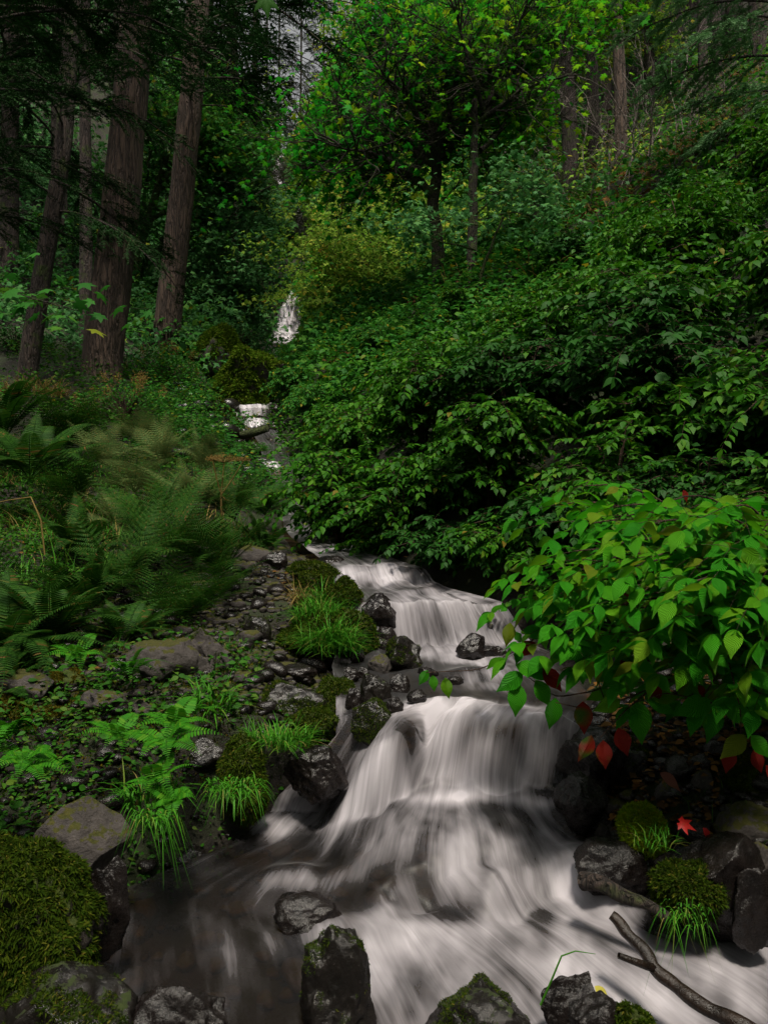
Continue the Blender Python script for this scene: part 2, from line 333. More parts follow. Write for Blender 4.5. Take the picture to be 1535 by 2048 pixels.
TRK = [(886, 650, 870, 240, 21, 15.1), (951, 600, 962, 215, 17, 14.1), (1142, 470, 1130, 90, 20, 19.5), (1242, 430, 1236, 60, 18, 18.5), (1186, 440, 1182, 180, 14, 21.5), (1472, 350, 1468, 90, 24, 25), (1441, 340, 1434, 140, 14, 23.5), (1520, 300, 1516, 60, 22, 23.5), (1352, 330, 1350, 200, 18, 25)]
CLR = [(550, 606, 586, 692, 28.6), (582, 616, 410, 472, 38.2), (538, 584, 308, 378, 48.2), (478, 545, 810, 862, 13.4), (520, 560, 920, 960, 10.5)]
def clear_mask(p, seed=1, gap=True):
    """leaves the photo has no room for: in front of the falls and in the bright gap of sky"""
    rg = np.random.default_rng(seed); u, w_ = pxof(p[:, 0], p[:, 1]), 1024-F*p[:, 2]/p[:, 1]; m = np.zeros(len(p), bool)
    for (a0, a1, b0, b1, yy) in CLR:
        m |= (((u-(a0+a1)/2)/((a1-a0)/2))**2+((w_-(b0+b1)/2)/((b1-b0)/2))**2 < 1+.35*rg.normal(size=len(p))) & (p[:, 1] < yy)
    c = np.interp(w_, [0, 40, 120, 220, 310], [575, 590, 618, 588, 568]); h = np.interp(w_, [-50, 60, 140, 200, 310], [48, 34, 36, 18, 7])*(1+.5*rg.normal(size=len(p)))
    for (u0, v0, u1, v1, hw, yy) in TRK:
        tx = np.interp(-w_, [-v0, -v1], [u0, u1]); m |= (np.abs(u-tx) < hw) & (w_ < v0) & (w_ > v1) & (p[:, 1] < yy) & (rg.random(len(p)) < .82)
    return m | ((np.abs(u-c) < h) & (w_ < 312))
# ------------------------------------------------------------ terrain and stream
YK = [1.0, 1.9, 2.1, 2.4, 2.47, 2.56, 2.92, 3.05, 3.11, 3.2, 3.4, 3.8, 4.2, 4.31, 4.38, 4.8, 4.9, 5.02, 5.6, 6.5, 7.5, 8.5, 9.5, 11, 12.5, 13.5, 14, 14.3, 16, 20, 29, 30.5, 40, 41, 49.5, 50.5, 60, 120]
ZC = [-1.40, -1.30, -1.27, -1.245, -1.235, -1.155, -1.07, -1.045, -.845, -.80, -.775, -.755, -.73, -.70, -.495, -.45, -.435, -.355, -.30, -.24, -.17, .02, .25, .6, 1.05, 1.45, 1.6, 1.86, 2.2, 3.4, 6.4, 8.2, 14.2, 15.4, 20.2, 22.1, 24.5, 40]
LK = [-400, 190, 215, 240, 248, 262, 490, 540, 570, 690, 690, 680, 690, 698, 702, 680, 676, 670, 640, 600, 572, 565, 560, 530, 520, 490, 482, 482, 480, 520, 545, 570, 595, 588, 545, 550, 560, 560]
RK = [2400, 1900, 1700, 1440, 1360, 1280, 1135, 1118, 1130, 1150, 1170, 1120, 1085, 1045, 1000, 890, 870, 840, 760, 700, 650, 640, 640, 580, 570, 545, 540, 540, 545, 570, 590, 600, 610, 603, 575, 570, 580, 580]
SY = [1.0, 2.0, 2.5, 3.0, 3.12, 3.26, 3.36, 3.5]; SZ = [-1.40, -1.29, -1.235, -1.2, -1.16, -.86, -.79, -.77]
BLY = [-5, 1, 2, 2.5, 2.8, 3.1, 3.4, 3.6, 4.2, 5, 6, 7.5, 9, 11, 14, 18, 30, 45, 60, 120]; BLZ = [-1.5, -1.3, -1.22, -1.16, -1.03, -.87, -.80, -.74, -.66, -.45, -.34, -.1, .35, .9, 2.0, 3.3, 8, 17, 27, 60]
BRY = [-5, 1, 2, 2.4, 2.8, 3.3, 4, 5, 6.5, 9, 11, 14, 20, 30, 45, 60, 120]; BRZ = [-1.5, -1.3, -1.25, -1.19, -1.05, -.88, -.68, -.30, 0, .6, 1.0, 2.1, 3.9, 8.2, 18, 27, 60]
YD = np.concatenate([np.linspace(.9, 9, 1600), np.linspace(9.01, 120, 3000)]); ZD = np.interp(YD, YK, ZC)
_k = np.exp(-(np.arange(-12, 13)/5.)**2); _k /= _k.sum(); ZD[12:1580] = np.convolve(ZD, _k, 'same')[12:1580]
def edges(Y):
    u0, u1 = np.interp(Y, YK, LK), np.interp(Y, YK, RK)
    return (u0-767.5)/F*np.maximum(Y, .3), (u1-767.5)/F*np.maximum(Y, .3)
def pxof(x, Y): return 767.5+F*x/np.maximum(Y, .3)
def water_z(x, Y):
    u = pxof(x, Y)
    Yl = Y+.11*(1-smooth(770, 860, u))*smooth(2.6, 2.9, Y)*(1-smooth(3.25, 3.6, Y))+.035*np.sin(u/37.)*(Y < 3.6)
    zc = np.interp(Yl, YD, ZD); zs = np.interp(Y, SY, SZ)
    w = smooth(625, 800, u+np.sin(Y*9)*15)
    z = np.where(Y < 3.5, zs*(1-w)+zc*w, zc)
    # fan bulge, lip hump, side falls
    g = lambda a, b, sa, sb: np.exp(-((u-a)/sa)**2-((Y-b)/sb)**2)
    z = z+.07*g(885, 3.2, 85, .11)+.035*g(1040, 3.16, 110, .06)+.05*g(1150, 2.62, 50, .10)+.05*g(930, 2.72, 130, .14)
    z = z+.035*g(600, 2.72, 70, .06)+.04*g(640, 2.42, 80, .06)-.03*g(560, 2.5, 90, .1)+.03*g(760, 2.35, 60, .08)
    z = z+.04*g(760, 5.0, 60, .12)+.03*g(850, 4.62, 50, .06)
    z = z-.03*g(980, 4.05, 60, .12)+.035*g(950, 3.75, 60, .08)
    return z
def ground_z(x, Y):
    x = np.asarray(x, float); Y = np.asarray(Y, float)
    eL, eR = edges(Y); dl = eL-x; dr = x-eR
    bl, br = np.interp(Y, BLY, BLZ), np.interp(Y, BRY, BRZ)
    sl = np.interp(Y, [3, 8, 14, 25, 45], [.07, .13, .22, .45, .9]); sr = np.interp(Y, [2, 4, 8, 25, 45], [.12, .3, .5, .5, .85])
    wz = water_z(np.clip(x, eL, eR), Y); bed = wz-.10-.08*smooth(0, .4, np.minimum(-dl, -dr))
    tL = smooth(-.02, .30+.05*Y, dl); tR = smooth(-.02, .25+.05*Y, dr)
    zl = bed*(1-tL)+(bl+sl*np.maximum(dl, 0)*(1+np.maximum(dl, 0)*.015))*tL
    zr = bed*(1-tR)+(br+sr*np.maximum(dr, 0)*(1+np.maximum(dr, 0)*.012))*tR
    z = np.where(dl > -.02, zl, np.where(dr > -.02, zr, bed))
    d = np.maximum(np.maximum(dl, dr), 0)
    z = z+fbm2(x, Y, .6, 3, 4)*.14*smooth(.3, 3, d)*np.interp(Y, [2, 8, 30, 60], [.4, 1, 4, 8])+fbm2(x, Y, 7, 9, 4)*.022
    return z
def surf(x, Y):
    eL, eR = edges(Y); g = ground_z(x, Y); w = water_z(x, Y)
    return np.where((x > eL) & (x < eR), np.maximum(g, w), g)
_YS = np.concatenate([np.linspace(1.2, 6, 700), np.linspace(6, 20, 700), np.linspace(20, 70, 800)])
def hit(px, py):
    q = P(px, py, 1.0); z = surf(q[0]*_YS, _YS); k = np.where(q[2]*_YS < z)[0]
    return float(_YS[k[0]]) if len(k) else 60.
def onground(px, py): Y = hit(px, py); q = P(px, py, Y); return q
def gz(x, y): return float(ground_z(np.array([x]), np.array([y]))[0])

k = 4.2; gx = np.sinh(np.linspace(-k, k, 420))/np.sinh(k)*60
gy = np.concatenate([np.linspace(-8, .9, 24), np.geomspace(1, 110, 560)])
GX, GY = np.meshgrid(gx, gy); GZ = ground_z(GX.ravel(), GY.ravel())
nx, ny = len(gx), len(gy); i = np.arange(ny-1)[:, None]*nx+np.arange(nx-1)[None]
tag(link('ground', mesh_np('ground', np.stack([GX.ravel(), GY.ravel(), GZ], 1), np.stack([i, i+1, i+nx+1, i+nx], -1).reshape(-1, 4), smoothf=True), M['ground']), kind='structure')

# stream sheet, rows follow the current
def foam_at(x, Y, slope):
    u = pxof(x, Y); g = lambda a, b, sa, sb: np.exp(-((u-a)/sa)**2-((Y-b)/sb)**2)
    f = .25+.30*smooth(.12, .9, slope)+.20*fbm2(u/60., Y*5, 1, 44, 3)
    f = f+.75*g(885, 3.20, 100, .08)+.38*g(1050, 3.20, 110, .06)+.18*g(900, 3.10, 120, .05)+.60*g(920, 2.97, 190, .06)+.25*g(720, 2.95, 90, .05)+.22*g(930, 2.72, 170, .16)+.30*g(850, 2.42, 260, .05)
    f = f+.55*g(1150, 2.58, 90, .14)+.45*g(1250, 2.25, 420, .17)+.4*g(820, 2.36, 180, .10)+.30*g(620, 2.66, 90, .05)
    f = f+.35*g(750, 2.2, 90, .12)+.45*g(1400, 2.05, 300, .25)+.35*g(560, 3.05, 60, .06)+.2*g(960, 2.05, 200, .15)
    f = f+.5*g(930, 4.15, 110, .2)+.4*g(880, 4.5, 150, .15)+.35*g(760, 5.0, 100, .3)+.25*g(960, 3.6, 90, .2)+.35*g(620, 6.6, 60, 1.2)
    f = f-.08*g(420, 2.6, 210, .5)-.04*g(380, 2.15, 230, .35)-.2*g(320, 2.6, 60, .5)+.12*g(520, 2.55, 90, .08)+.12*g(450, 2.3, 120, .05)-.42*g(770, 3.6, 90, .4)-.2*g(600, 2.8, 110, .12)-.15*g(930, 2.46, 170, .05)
    f = f-.22*g(960, 3.09, 130, .02)-.30*g(1090, 3.04, 60, .05)-.05*g(840, 2.5, 200, .06)-.16*g(800, 2.78, 130, .09)  # thin foam bares dark rock; band at the fan's foot paints in its shadow
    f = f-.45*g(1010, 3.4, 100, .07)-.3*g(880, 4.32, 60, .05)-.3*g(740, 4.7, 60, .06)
    return np.clip(f, 0, 1.3)
def stream_sheet(name, Y0, Y1, rows, cols, zf, mat, over=.04, foamf=foam_at):
    ys = np.linspace(Y0, Y1, rows*6); zc = zf(np.full_like(ys, 0)+(np.interp(ys, YK, LK)+np.interp(ys, YK, RK)-1535)/2/F*ys, ys)
    s = np.concatenate([[0], np.cumsum(np.hypot(np.diff(ys), np.diff(zc)*1.5))]); Yr = np.interp(np.linspace(0, s[-1], rows), s, ys); sr = np.linspace(0, s[-1], rows)
    t = np.linspace(-over, 1+over, cols); eL, eR = edges(Yr)
    X = eL[:, None]+(eR-eL)[:, None]*t[None]; Y = np.repeat(Yr[:, None], cols, 1)
    Y = Y+fbm2(t[None]*9+Yr[:, None]*0, Y*2, 1, 5, 3)*.035   # lips are ragged, not ruled lines
    Z = zf(X.ravel(), Y.ravel()).reshape(X.shape)
    dz = np.gradient(Z, axis=0)/np.maximum(np.abs(np.gradient(Y, axis=0)), 1e-4)
    Z = Z+fbm2(X, Y*1.3, 7, 51, 3)*.028*smooth(.15, .8, np.abs(dz))*(Y < 9)
    q = np.stack([(t[None]*26+0*X).ravel(), (sr[:, None]*2.2+0*X).ravel(), np.zeros(X.size)], 1)
    q[:, 0] += 1.5*vnoise(q*[.2, .6, 1], 5)
    Z = Z+fbm(q*[.22, .5, 1]+7, 33, 2).reshape(X.shape)*.014
    Z = Z+(fbm(q*[.45, .8, 1], 21, 2).reshape(X.shape))*(.009+.016*smooth(.2, 1.5, np.abs(dz)))
    i = np.arange(rows-1)[:, None]*cols+np.arange(cols-1)[None]
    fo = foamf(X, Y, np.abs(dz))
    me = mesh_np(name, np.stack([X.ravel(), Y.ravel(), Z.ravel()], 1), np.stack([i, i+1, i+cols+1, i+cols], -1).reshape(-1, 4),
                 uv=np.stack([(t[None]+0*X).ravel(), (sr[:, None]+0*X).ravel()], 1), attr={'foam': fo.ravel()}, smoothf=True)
    return tag(link(name, me, mat), kind='structure')
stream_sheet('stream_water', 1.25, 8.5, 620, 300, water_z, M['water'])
stream_sheet('stream_water', 8.5, 28.9, 300, 60, lambda x, Y: np.interp(Y, YK, ZC)+.02, M['water_far'], foamf=lambda x, Y, s: .12+.5*smooth(.4, 1.2, s)+.25*fbm2(x, Y, 2.2, 8, 2))
def waterfall(pts, name, seed):
    """pts: (px_left, px_right, py, Y) rows from top to bottom"""
    rows, cols = 90, 24; a = np.array(pts, float); k = np.linspace(0, len(a)-1, rows); f = [np.interp(k, np.arange(len(a)), a[:, c]) for c in range(4)]
    t = np.linspace(0, 1, cols); X = ((f[0][:, None]+(f[1]-f[0])[:, None]*t)-767.5)/F*f[3][:, None]; f[3] = np.minimum(f[3], np.array([hit((a_+b_)/2, c_+3) for a_, b_, c_ in zip(f[0], f[1], f[2])])-.12) if f[3][0] > 20 else f[3]; X = ((f[0][:, None]+(f[1]-f[0])[:, None]*t)-767.5)/F*f[3][:, None]
    Y = f[3][:, None]-.012*f[3][:, None]*np.sin(t*math.pi)[None]+0*X; Z = ((1024-f[2])/F*f[3])[:, None]+0*X
    q = np.stack([(t[None]*9+0*X).ravel(), (Z*.35).ravel(), np.full(X.size, seed)], 1); Y = Y-fbm(q, seed, 3).reshape(X.shape)*.008*f[3][:, None]
    i = np.arange(rows-1)[:, None]*cols+np.arange(cols-1)[None]
    me = mesh_np(name, np.stack([X.ravel(), Y.ravel(), Z.ravel()], 1), np.stack([i, i+1, i+cols+1, i+cols], -1).reshape(-1, 4),
                 uv=np.stack([(t[None]+0*X).ravel(), (-Z*.6).ravel()], 1), attr={'foam': (.92-.75*np.abs(2*t[None]-1)**3+.22*fbm(np.stack([(t[None]*5+0*X).ravel(), Z.ravel()*.8, 0*X.ravel()], 1), seed+2, 3).reshape(X.shape)).ravel()}, smoothf=True)
    return tag(link(name, me, M['water_far']), kind='structure')
waterfall([(572, 612, 588, 30.2), (556, 606, 620, 29.6), (546, 600, 660, 29.2), (543, 596, 690, 28.9)], 'waterfall', 3)
waterfall([(478, 536, 811, 14.25), (479, 537, 818, 14.12), (482, 534, 833, 14.08)], 'waterfall', 13)
waterfall([(492, 534, 838, 13.75), (490, 538, 846, 13.6), (492, 536, 857, 13.5)], 'waterfall', 14)
waterfall([(466, 476, 826, 13.9), (462, 474, 838, 13.8), (458, 470, 850, 13.7)], 'waterfall', 15)
waterfall([(520, 560, 924, 11.1), (535, 565, 940, 10.9), (548, 570, 962, 10.7)], 'waterfall', 16)
waterfall([(584, 600, 414, 38.9), (588, 608, 440, 38.6), (596, 616, 474, 38.3)], 'waterfall', 5)
waterfall([(560, 575, 314, 48.9), (549, 570, 335, 48.7), (544, 563, 352, 48.5), (543, 578, 378, 48.3)], 'waterfall', 8)

# ------------------------------------------------------------ rocks and moss
_ico = {}
def ico(l):
    if l not in _ico:
        b = bmesh.new(); bmesh.ops.create_icosphere(b, subdivisions=l, radius=1)
        _ico[l] = (np.array([v.co[:] for v in b.verts]), np.array([[v.index for v in f.verts] for f in b.faces])); b.free()
    return _ico[l]
def rock_shape(seed, ax, ang=.7, lvl=5, tilt=0.0, rough=.05):
    rg = np.random.default_rng(seed); V, Fc = ico(lvl); V = V.copy()
    for _ in range(int(9+ang*9)):
        nn = norm(rg.normal(size=3)); d = rg.uniform(.55, .9)*(1.35-ang*.4); e = np.maximum(V@nn-d, 0); V -= e[:, None]*nn*.93
    V += norm(V)*(fbm(V*1.3+seed, seed, 5)*rough*2.2)[:, None]+norm(V)*(fbm(V*6+seed, seed+4, 4)*rough*.5)[:, None]
    V *= np.array(ax)
    c, s = math.cos(tilt), math.sin(tilt); V = np.stack([V[:, 0]*c-V[:, 2]*s, V[:, 1], V[:, 0]*s+V[:, 2]*c], 1)
    return V, Fc
def moss_tufts(V, Fc, n, seed, ln=.02, thr=.1, nthr=-.1, mat='moss', hang=0.):
    n = int(n*1.7)
    rg = np.random.default_rng(seed); a, b, c = V[Fc[:, 0]], V[Fc[:, 1]], V[Fc[:, 2]]
    cr = np.cross(b-a, c-a); ar = np.linalg.norm(cr, axis=1)+1e-12; nr = cr/ar[:, None]
    ctr = (a+b+c)/3; w = ar*((nr[:, 2] > thr)) * (fbm(ctr*4/np.ptp(V[:, 0])*1.2+seed, seed, 3) > nthr)
    if w.sum() <= 0: return None
    k = rg.choice(len(Fc), n, p=w/w.sum()); u = rg.random((n, 2)); fl = u.sum(1) > 1; u[fl] = 1-u[fl]
    p = a[k]+(b-a)[k]*u[:, :1]+(c-a)[k]*u[:, 1:]; nn = nr[k]
    d = norm(nn+rg.normal(size=(n, 3))*.9+np.array([0, 0, .25-hang])); side = norm(np.cross(d, rg.normal(size=(n, 3)))); ln *= .62; L = ln*rg.uniform(.4, 1.7, n)[:, None]
    t = np.stack([p-side*L*.13, p+side*L*.13, p+d*L*.6+side*L*.10, p+d*L+np.array([0, 0, -.2])*L], 1).reshape(-1, 3)
    f = np.arange(n)[:, None]*4+np.array([[0, 1, 2, 3]]); return mesh_np('moss', t, f)
def rock(px, py, w, h, label, mat='rock_wet', ang=.7, seed=None, Y=None, moss=0, mln=.02, mmat='moss', tilt=0, lvl=5, depth=.8, name='rock', cat='rock', thr=.1, nthr=-.1, hang=0., rough=.075, sink=.25):
    seed = seed if seed is not None else int(px*7+py)
    if Y is None: Y = hit(px, py+h*.42)
    Yc = Y+w/F*Y*.5*depth*.6
    rx = w/2/F*Yc; rz = h/2/F*Yc*(1+sink); c = P(px, py+h*sink*.5, Yc)
    if mat == 'rock_moss': rough = max(rough, .13)
    V, Fc = rock_shape(seed, (rx*1.12, rx*depth*1.1, rz*1.12), ang, lvl, tilt, rough)
    if moss:
        r = empty(name, c, label, cat)
        link('stone', mesh_np('stone', V, Fc, smoothf=True), M[mat], r)
        me = moss_tufts(V, Fc, moss, seed, mln, thr, nthr, hang=hang)
        if me: link('moss', me, M[mmat], r)
    else:
        r = link(name, mesh_np(name, V, Fc, smoothf=True), M[mat], None, c); tag(r, label, cat)
    return r
rock(688, 1985, 160, 215, 'black wet pointed rock standing in the white water at the bottom', 'rock_wetmoss', .55, seed=23, Y=1.98, moss=1500, mln=.008, lvl=6, thr=.3, nthr=.25, tilt=.15)
rock(960, 2050, 225, 150, 'wide wet rock with green moss low on its face at the bottom centre', 'rock_wetmoss', .6, Y=1.86, moss=2600, mln=.008, lvl=6, nthr=.2, thr=-.2)
rock(1145, 1995, 120, 120, 'black ribbed rock beside the bent grass stem', 'rock_wet', .9, Y=1.93, lvl=6, tilt=-.3)
rock(1192, 2035, 105, 90, 'small rounded rock with a yellow leaf behind it at the bottom edge', 'rock_wet', .3, Y=1.82, lvl=5)
rock(1262, 2038, 60, 45, 'yellow green moss clump on a stone at the bottom edge', 'rock_moss', .4, Y=1.80, moss=2500, mln=.018, mmat='moss')
rock(355, 2055, 215, 140, 'glistening dark rock awash at the bottom left of the stream', 'rock_wet', .4, Y=1.86, lvl=6, rough=.07)
rock(120, 2020, 260, 130, 'dark mossy stone in the deep shade of the lower left corner', 'rock_wetmoss', .5, Y=1.80, moss=3000, mln=.014, nthr=.1)
rock(30, 1850, 260, 280, 'large boulder blanketed in shaggy moss at the lower left', 'rock_moss', .35, Y=1.95, moss=34000, mln=.022, lvl=6, thr=-.12, nthr=-.75, hang=.8, rough=.11, name='boulder', cat='boulder')
rock(215, 1790, 85, 150, 'dark wet block wedged between the mossy boulder and the pool', 'rock_wet', .9, Y=2.15)
rock(160, 1655, 190, 160, 'grey angular slab with a dark diagonal groove on the left bank', 'rock_dry', 1.0, seed=11, Y=2.35, lvl=6, tilt=-.35, rough=.035)
rock(48, 1375, 125, 68, 'flat topped grey rock at the left edge of the photo', 'rock_dry', .8, seed=5)
rock(205, 1398, 78, 52, 'grey stone beside the golden moss bank', 'rock_dry', .8)
rock(140, 1360, 75, 40, 'small rock half covered with golden moss', 'rock_moss', .5, moss=5000, mln=.012, mmat='moss_gold')
rock(318, 1320, 130, 82, 'smooth grey brown dome shaped rock under the ferns', 'rock_dry', .35, seed=8)
rock(415, 1298, 96, 92, 'blocky grey rock with a moss patch on its side', 'rock_dry', .9, seed=13, moss=1800, mln=.01, nthr=.1, thr=-.3)
rock(410, 1335, 36, 50, 'small brown upright stone in the tall grass', 'rock_dry', .6)
rock(238, 1345, 60, 44, 'dark stone between two grey rocks on the left bank', 'rock_wet', .9)
rock(285, 1420, 50, 34, 'small grey stone buried in the moss by the ferns', 'rock_dry', .8)
rock(515, 1262, 52, 48, 'round dark stone with a moss cap on the gravel', 'rock_wetmoss', .4, moss=500, mln=.008, nthr=.0)
rock(545, 1120, 60, 34, 'rounded dark stone where the upper stream meets the gravel', 'rock_wet', .4)
rock(590, 1347, 80, 36, 'low flat black stone at the head of the side channel', 'rock_wet', .6)
rock(590, 1402, 125, 78, 'broad stone with mossy shoulders beside the small rapids', 'rock_wetmoss', .6, moss=4000, mln=.012, nthr=0.)
rock(672, 1402, 72, 84, 'squat stone buried in leafy bright moss', 'rock_moss', .4, moss=6500, mln=.018, thr=-.5, nthr=-.8)
rock(705, 1398, 34, 42, 'small dark stone touching the leafy mossy stone', 'rock_wet', .6)
rock(746, 1436, 80, 70, 'round dark stone wrapped in short moss amid the rapids', 'rock_wetmoss', .4, moss=5000, mln=.010, thr=-.5, nthr=-.5)
rock(746, 1377, 66, 60, 'angular wet stone with a shining top in the rapids', 'rock_wetmoss', 1.0, seed=3)
rock(800, 1368, 38, 34, 'small pointed wet stone right of the angular one', 'rock_wet', .9)
rock(800, 1312, 88, 66, 'large wet stone with a moss cap in front of the second fall', 'rock_wetmoss', .8, moss=1800, mln=.012, nthr=.1, seed=21)
rock(762, 1328, 44, 40, 'pale brown wet stone leaning on the moss capped one', 'rock_dry', .7)
rock(716, 1308, 36, 40, 'jet black stone at the tip of the grassy mound', 'rock_wet', .9)
rock(752, 1290, 50, 24, 'thin flat mossy stone beside the side fall', 'rock_wetmoss', .5)
rock(768, 1275, 42, 36, 'dark stone under a thin veil of water', 'rock_wet', .5)
rock(725, 1345, 30, 24, 'small black pebble rock above the angular wet stone', 'rock_wet', .8)
rock(850, 1345, 44, 22, 'flat dark stone skimmed by water right of the moss capped one', 'rock_wet', .6)
rock(835, 1392, 40, 24, 'low brown stone just above the white crest', 'rock_wet', .6)
rock(905, 1362, 34, 18, 'tiny dark stone under the hanging twig leaves', 'rock_wet', .6)
rock(700, 1350, 34, 30, 'dark stone where the side channel joins the rapids', 'rock_wet', .8)
rock(790, 1410, 34, 28, 'small black stone between the mossy round one and the crest', 'rock_wet', .7)
rock(942, 1298, 62, 50, 'black stone splitting the second fall', 'rock_wet', .7)
rock(985, 1302, 60, 34, 'low black stone beside the one splitting the second fall', 'rock_wet', .7)
rock(750, 1222, 80, 70, 'speckled dark rock at the brink of the side fall', 'rock_wet', .7, seed=7, Y=4.33)
rock(900, 1212, 70, 34, 'black rock on the right brink of the second fall', 'rock_wet', .8, Y=4.6)
rock(655, 1128, 60, 32, 'smooth dark rock at the top of the grassy mound', 'rock_wet', .4)
rock(640, 1547, 128, 96, 'purple black rock glistening beside the main fall', 'rock_wet', .75, seed=17, Y=2.98, lvl=6)
rock(487, 1560, 92, 110, 'stone hidden under a hanging cushion of grass and moss', 'rock_moss', .4, Y=2.95, moss=9000, mln=.02, thr=-.6, nthr=-.9, hang=.4)
rock(400, 1500, 110, 50, 'dark damp stone behind the hanging moss cushion', 'rock_wetmoss', .6)
rock(612, 1822, 130, 50, 'submerged brown boulder with water curling over it', 'rock_wet', .4, Y=2.42, sink=.6, seed=9)
rock(370, 1712, 70, 40, 'shiny black stone at the pool edge below the ferns', 'rock_wet', .8)
rock(1195, 1430, 110, 52, 'dark slab right of the bright water lip', 'rock_wet', .7)
rock(1185, 1515, 130, 118, 'black undercut rock beside the trickle', 'rock_wet', .7, Y=2.95)
rock(1157, 1588, 92, 84, 'knobbly black wet rock at the edge of the foam', 'rock_wet', .7, Y=2.72, rough=.08)
rock(1250, 1530, 105, 95, 'moss flecked dark rock under the red leaves', 'rock_wetmoss', .6, moss=1500, mln=.014, nthr=.2)
rock(1345, 1588, 66, 46, 'wet stone just below the pink leaf', 'rock_dry', .6)
rock(1405, 1525, 56, 46, 'small dark rough stone above the round grey one', 'rock_wet', .8)
rock(1402, 1562, 38, 40, 'small round grey stone on the right bank', 'rock_dry', .3)
rock(1185, 1648, 66, 44, 'black stone at the foam edge below the knobbly rock', 'rock_wet', .9)
rock(1190, 1625, 36, 36, 'small orange brown stone on the right shore', 'rock_dry', .9)
rock(1222, 1728, 150, 88, 'flat brown black rock above the sunken log', 'rock_wet', .6, Y=2.45)
rock(1205, 1668, 32, 40, 'little brown wedge stone beside the foam', 'rock_dry', .9)
rock(1430, 1740, 260, 170, 'long dark slab sloping down to the lower right', 'rock_wet', 1.0, Y=2.28, seed=31, tilt=-.55, lvl=6, rough=.04)
rock(1492, 1645, 120, 76, 'brown flat stone at the right edge of the photo', 'rock_dry', .6, seed=6)
rock(1390, 1668, 60, 50, 'small brown stone at the head of the long slab', 'rock_dry', .7)
rock(1500, 1800, 90, 130, 'dark brown block below the long slab at the right edge', 'rock_wet', .9, Y=2.2)
rock(1515, 1725, 60, 60, 'round grey green stone at the right edge of the photo', 'rock_dry', .6)
rock(1282, 1655, 86, 74, 'stone capped with a glowing lime green moss cushion', 'rock_wetmoss', .4, Y=2.5, moss=7500, mln=.02, mmat='moss_bright', thr=-.3, nthr=-.9)
rock(1372, 1775, 120, 110, 'stone under an olive moss cushion with trailing grass', 'rock_moss', .4, Y=2.25, moss=9000, mln=.02, thr=-.5, nthr=-.9)
rock(1487, 1555, 46, 60, 'upright mossy stump of stone near the right edge', 'rock_moss', .5, moss=3000, mln=.02, thr=-.5, nthr=-.8)
rock(688, 1190, 62, 52, 'moss smothered hump between grass and upper water', 'rock_moss', .3, Y=4.4, moss=6000, mln=.02, thr=-.4, nthr=-.9)
rock(625, 1152, 95, 46, 'mossy crest of the grassy mound', 'rock_moss', .3, Y=4.9, moss=6000, mln=.025, thr=-.4, nthr=-.9)
rock(650, 1275, 150, 90, 'grassy mound between gravel and side fall', 'rock_moss', .2, Y=4.1, moss=8000, mln=.03, thr=-.4, nthr=-.9)
rock(620, 1455, 110, 60, 'low mossy hump with fresh grass beside the pool fall', 'rock_moss', .3, moss=7000, mln=.02, thr=-.4, nthr=-.9)
rock(110, 1425, 230, 90, 'broad bank hump clothed in golden moss', 'rock_moss', .2, Y=3.15, moss=16000, mln=.016, mmat='moss_gold', thr=-.3, nthr=-.5)
rock(490, 752, 145, 115, 'big moss covered boulder above the little cascade', 'rock_moss', .8, Y=14.9, moss=26000, mln=.10, thr=-.15, nthr=-.9, mmat='moss_mid', name='boulder', cat='boulder', seed=4, tilt=.5, lvl=5)
rock(428, 700, 90, 100, 'second mossy boulder behind the big one', 'rock_moss', .7, Y=16.5, moss=12000, mln=.10, thr=0, nthr=-.5, mmat='moss_mid', name='boulder', cat='boulder')
rock(408, 850, 105, 95, 'dark mossy boulder left of the little cascade', 'rock_moss', .5, Y=12.5, moss=9000, mln=.08, thr=.1, nthr=-.3, name='boulder', cat='boulder')
rock(462, 845, 26, 34, 'small mossy stone beside the little cascade', 'rock_moss', .5, Y=13.4, moss=1200, mln=.05)

# gravel and stones too many to count
rg = np.random.default_rng(4)
def scatter(name, n, box, test, size, mat, seed, lvl=2, kinds=5, flat=.6):
    rg = np.random.default_rng(seed); Vs = []; Fs = []; o = 0; made = 0
    sh = [rock_shape(seed+q, (1, .8, flat), .8, lvl) for q in range(kinds)]
    while made < n:
        x = rg.uniform(box[0], box[1]); y = rg.uniform(box[2], box[3])
        if not test(x, y): n -= .2; continue
        s = size*rg.lognormal(0, .5); V, Fc = sh[rg.integers(kinds)]; a = rg.uniform(0, 6.28); c_, s_ = math.cos(a), math.sin(a)
        W_ = V*s; W_ = np.stack([W_[:, 0]*c_-W_[:, 1]*s_, W_[:, 0]*s_+W_[:, 1]*c_, W_[:, 2]], 1)+[x, y, gz(x, y)+s*.15]
        Vs.append(W_); Fs.append(Fc+o); o += len(V); made += 1
    return tag(link(name, mesh_np(name, np.concatenate(Vs), np.concatenate(Fs), smoothf=True), M[mat]), kind='stuff')
def inL(x, y): e = float(edges(np.array(y))[0]); return -1.3 < x-e < .12
def inR(x, y): e = float(edges(np.array(y))[1]); return -.1 < x-e < 1.6
def inW(x, y): a, b = edges(np.array(y)); return a-.05 < x < b+.05
scatter('gravel', 2600, (-1.9, .3, 3.3, 6.8), inL, .020, 'rock_dry', 1)
scatter('gravel', 900, (-1.6, .2, 2.4, 5.5), inL, .024, 'rock_wet', 2)
scatter('gravel', 1500, (.4, 2.6, 2.1, 3.6), inR, .024, 'rock_wet', 3)
scatter('gravel', 500, (.4, 2.6, 2.1, 3.4), inR, .022, 'rock_dry', 5)
scatter('streambed_stones', 700, (-1, 1.6, 1.4, 5), inW, .035, 'rock_dry', 6, flat=.6)
